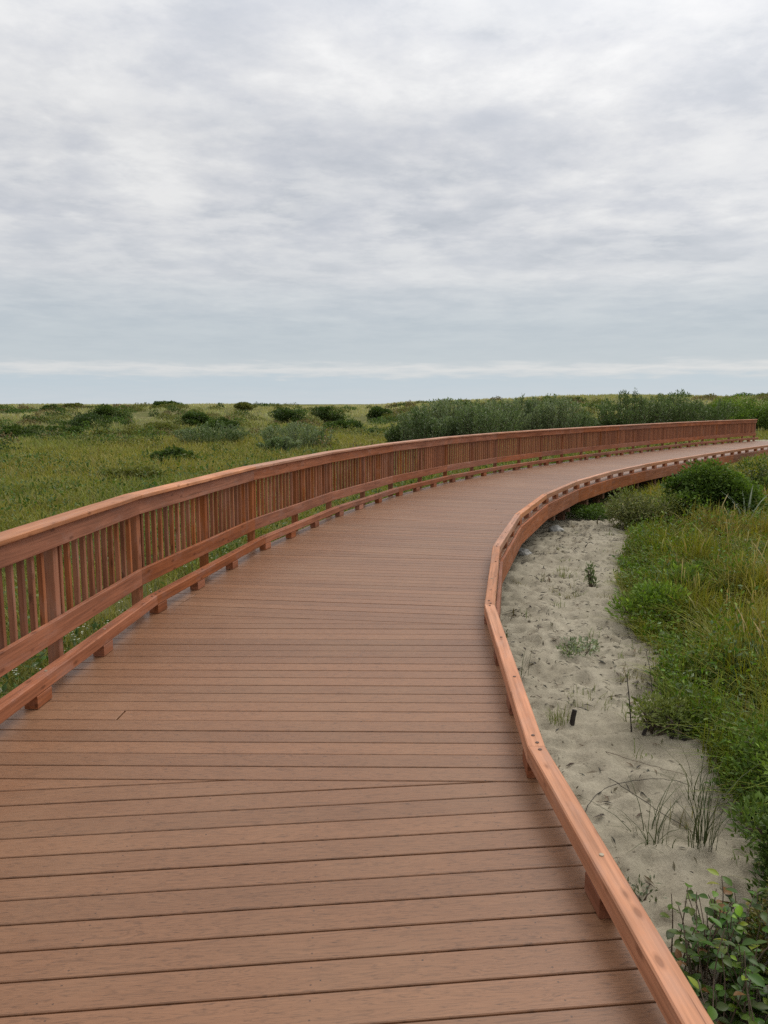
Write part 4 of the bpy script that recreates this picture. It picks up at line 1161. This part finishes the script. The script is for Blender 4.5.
w = bpy.data.worlds.new('World'); S.world = w; w.use_nodes = True
nt = w.node_tree; nt.nodes.clear()
wo = nt.nodes.new('ShaderNodeOutputWorld')
tc = nt.nodes.new('ShaderNodeTexCoord')
sp = nt.nodes.new('ShaderNodeSeparateXYZ'); L(nt, tc.outputs['Generated'], sp.inputs[0])
zc = math_n(nt, 'ADD', math_n(nt, 'MAXIMUM', sp.outputs[2], 0.0), 0.085)
u = math_n(nt, 'DIVIDE', sp.outputs[0], zc); v = math_n(nt, 'DIVIDE', sp.outputs[1], zc)
cx = nt.nodes.new('ShaderNodeCombineXYZ'); L(nt, u, cx.inputs[0]); L(nt, v, cx.inputs[1])
def cl(scale, rough, detail, dist, off, sy=1.0):
    mp = N(nt, 'ShaderNodeMapping'); mp.inputs['Scale'].default_value = (scale, scale * sy, 1); mp.inputs['Location'].default_value = (off, off * 1.7, off * .3)
    L(nt, cx.outputs[0], mp.inputs['Vector'])
    n = N(nt, 'ShaderNodeTexNoise', Scale=1.0, Detail=detail, Roughness=rough, Distortion=dist); L(nt, mp.outputs[0], n.inputs['Vector'])
    return n.outputs[0]
n1 = cl(2.0, 0.60, 9.0, 0.12, 3.1, 1.0)
n2 = cl(0.8, 0.5, 5.0, 0.1, 11.7, 1.0)
n3 = cl(6.0, 0.62, 6.0, 0.1, 5.3, 0.9)
mixn = math_n(nt, 'ADD', math_n(nt, 'MULTIPLY', n1, 0.62), math_n(nt, 'ADD', math_n(nt, 'MULTIPLY', n2, 0.26), math_n(nt, 'MULTIPLY', n3, 0.12)))
cloud = ramp(nt, mixn, [(0.37, (0.52, 0.545, 0.585)), (0.45, (0.60, 0.617, 0.65)), (0.50, (0.672, 0.68, 0.703)), (0.55, (0.745, 0.746, 0.752)), (0.61, (0.85, 0.845, 0.835))])
# smoother pale blue-grey deck towards the horizon
el = sp.outputs[2]
low = ramp(nt, math_n(nt, 'ADD', el, math_n(nt, 'MULTIPLY_ADD', n1, 0.03, -0.015)), [(0.0, (0.60, 0.66, 0.71)), (0.030, (0.52, 0.61, 0.68)), (0.035, (0.60, 0.65, 0.69)), (0.043, (0.71, 0.725, 0.735)), (0.052, (0.53, 0.59, 0.635)), (0.10, (0.48, 0.545, 0.595)), (0.14, (0.56, 0.605, 0.64)), (0.155, (0.66, 0.68, 0.70)), (0.18, (0.60, 0.63, 0.66))])
lf = ramp(nt, el, [(0.0, g3(1)), (0.06, g3(0.9)), (0.13, g3(0.6)), (0.21, g3(0.0))])
n4 = cl(2.5, 0.62, 7.0, 0.15, 21.3, 1.15); n5 = cl(1.7, 0.60, 7.0, 0.15, 33.9, 1.0)
cloud = mixc(nt, ramp(nt, n4, [(0.48, g3(0)), (0.58, g3(0.40)), (0.68, g3(0.6))]), cloud, (0.83, 0.825, 0.815))
cloud = mixc(nt, ramp(nt, n5, [(0.52, g3(0)), (0.61, g3(0.34)), (0.70, g3(0.55))]), cloud, (0.53, 0.555, 0.61))
skyc = mixc(nt, lf, cloud, low)
# brighter overhead, as an overcast sky is
zen = ramp(nt, el, [(0.30, g3(0.0)), (0.8, g3(1.0))])
skyc = mixc(nt, zen, skyc, mixc(nt, 1.0, skyc, g3(1.7), 'MULTIPLY'))
# thin-cloud glow round the hidden sun
dp = nt.nodes.new('ShaderNodeVectorMath'); dp.operation = 'DOT_PRODUCT'; L(nt, tc.outputs['Generated'], dp.inputs[0]); dp.inputs[1].default_value = dirv
glow = ramp(nt, dp.outputs['Value'], [(0.7, g3(0.0)), (1.0, g3(0.22))])
skyc = mixc(nt, 1.0, skyc, mixc(nt, 1.0, glow, (1.0, 0.97, 0.92), 'MULTIPLY'), 'ADD')
# sky dimming added behind the viewer, to shade faces turned to the camera
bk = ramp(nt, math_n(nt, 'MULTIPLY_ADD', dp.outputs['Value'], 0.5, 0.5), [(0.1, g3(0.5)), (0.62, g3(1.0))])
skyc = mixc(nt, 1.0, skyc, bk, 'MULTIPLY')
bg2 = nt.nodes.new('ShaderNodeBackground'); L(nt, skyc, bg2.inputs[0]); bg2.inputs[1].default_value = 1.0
st = nt.nodes.new('ShaderNodeTexSky'); st.sky_type = 'NISHITA'; st.sun_disc = False
st.sun_elevation = math.radians(SUN_EL); st.sun_rotation = math.radians(SUN_AZ)
bg1 = nt.nodes.new('ShaderNodeBackground'); L(nt, st.outputs[0], bg1.inputs[0]); bg1.inputs[1].default_value = 0.1
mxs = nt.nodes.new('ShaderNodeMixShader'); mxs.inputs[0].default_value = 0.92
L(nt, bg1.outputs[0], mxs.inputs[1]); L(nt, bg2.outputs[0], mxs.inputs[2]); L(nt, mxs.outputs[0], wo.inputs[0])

S.view_settings.view_transform = 'Standard'; S.view_settings.look = 'None'
S.view_settings.exposure = 0.0; S.view_settings.gamma = 1.0
S.view_settings.use_curve_mapping = False
S.cycles.max_bounces = 6; S.cycles.diffuse_bounces = 3; S.cycles.glossy_bounces = 3; S.cycles.transmission_bounces = 4
S.cycles.sample_clamp_indirect = 4.0
S.cycles.use_denoising = False
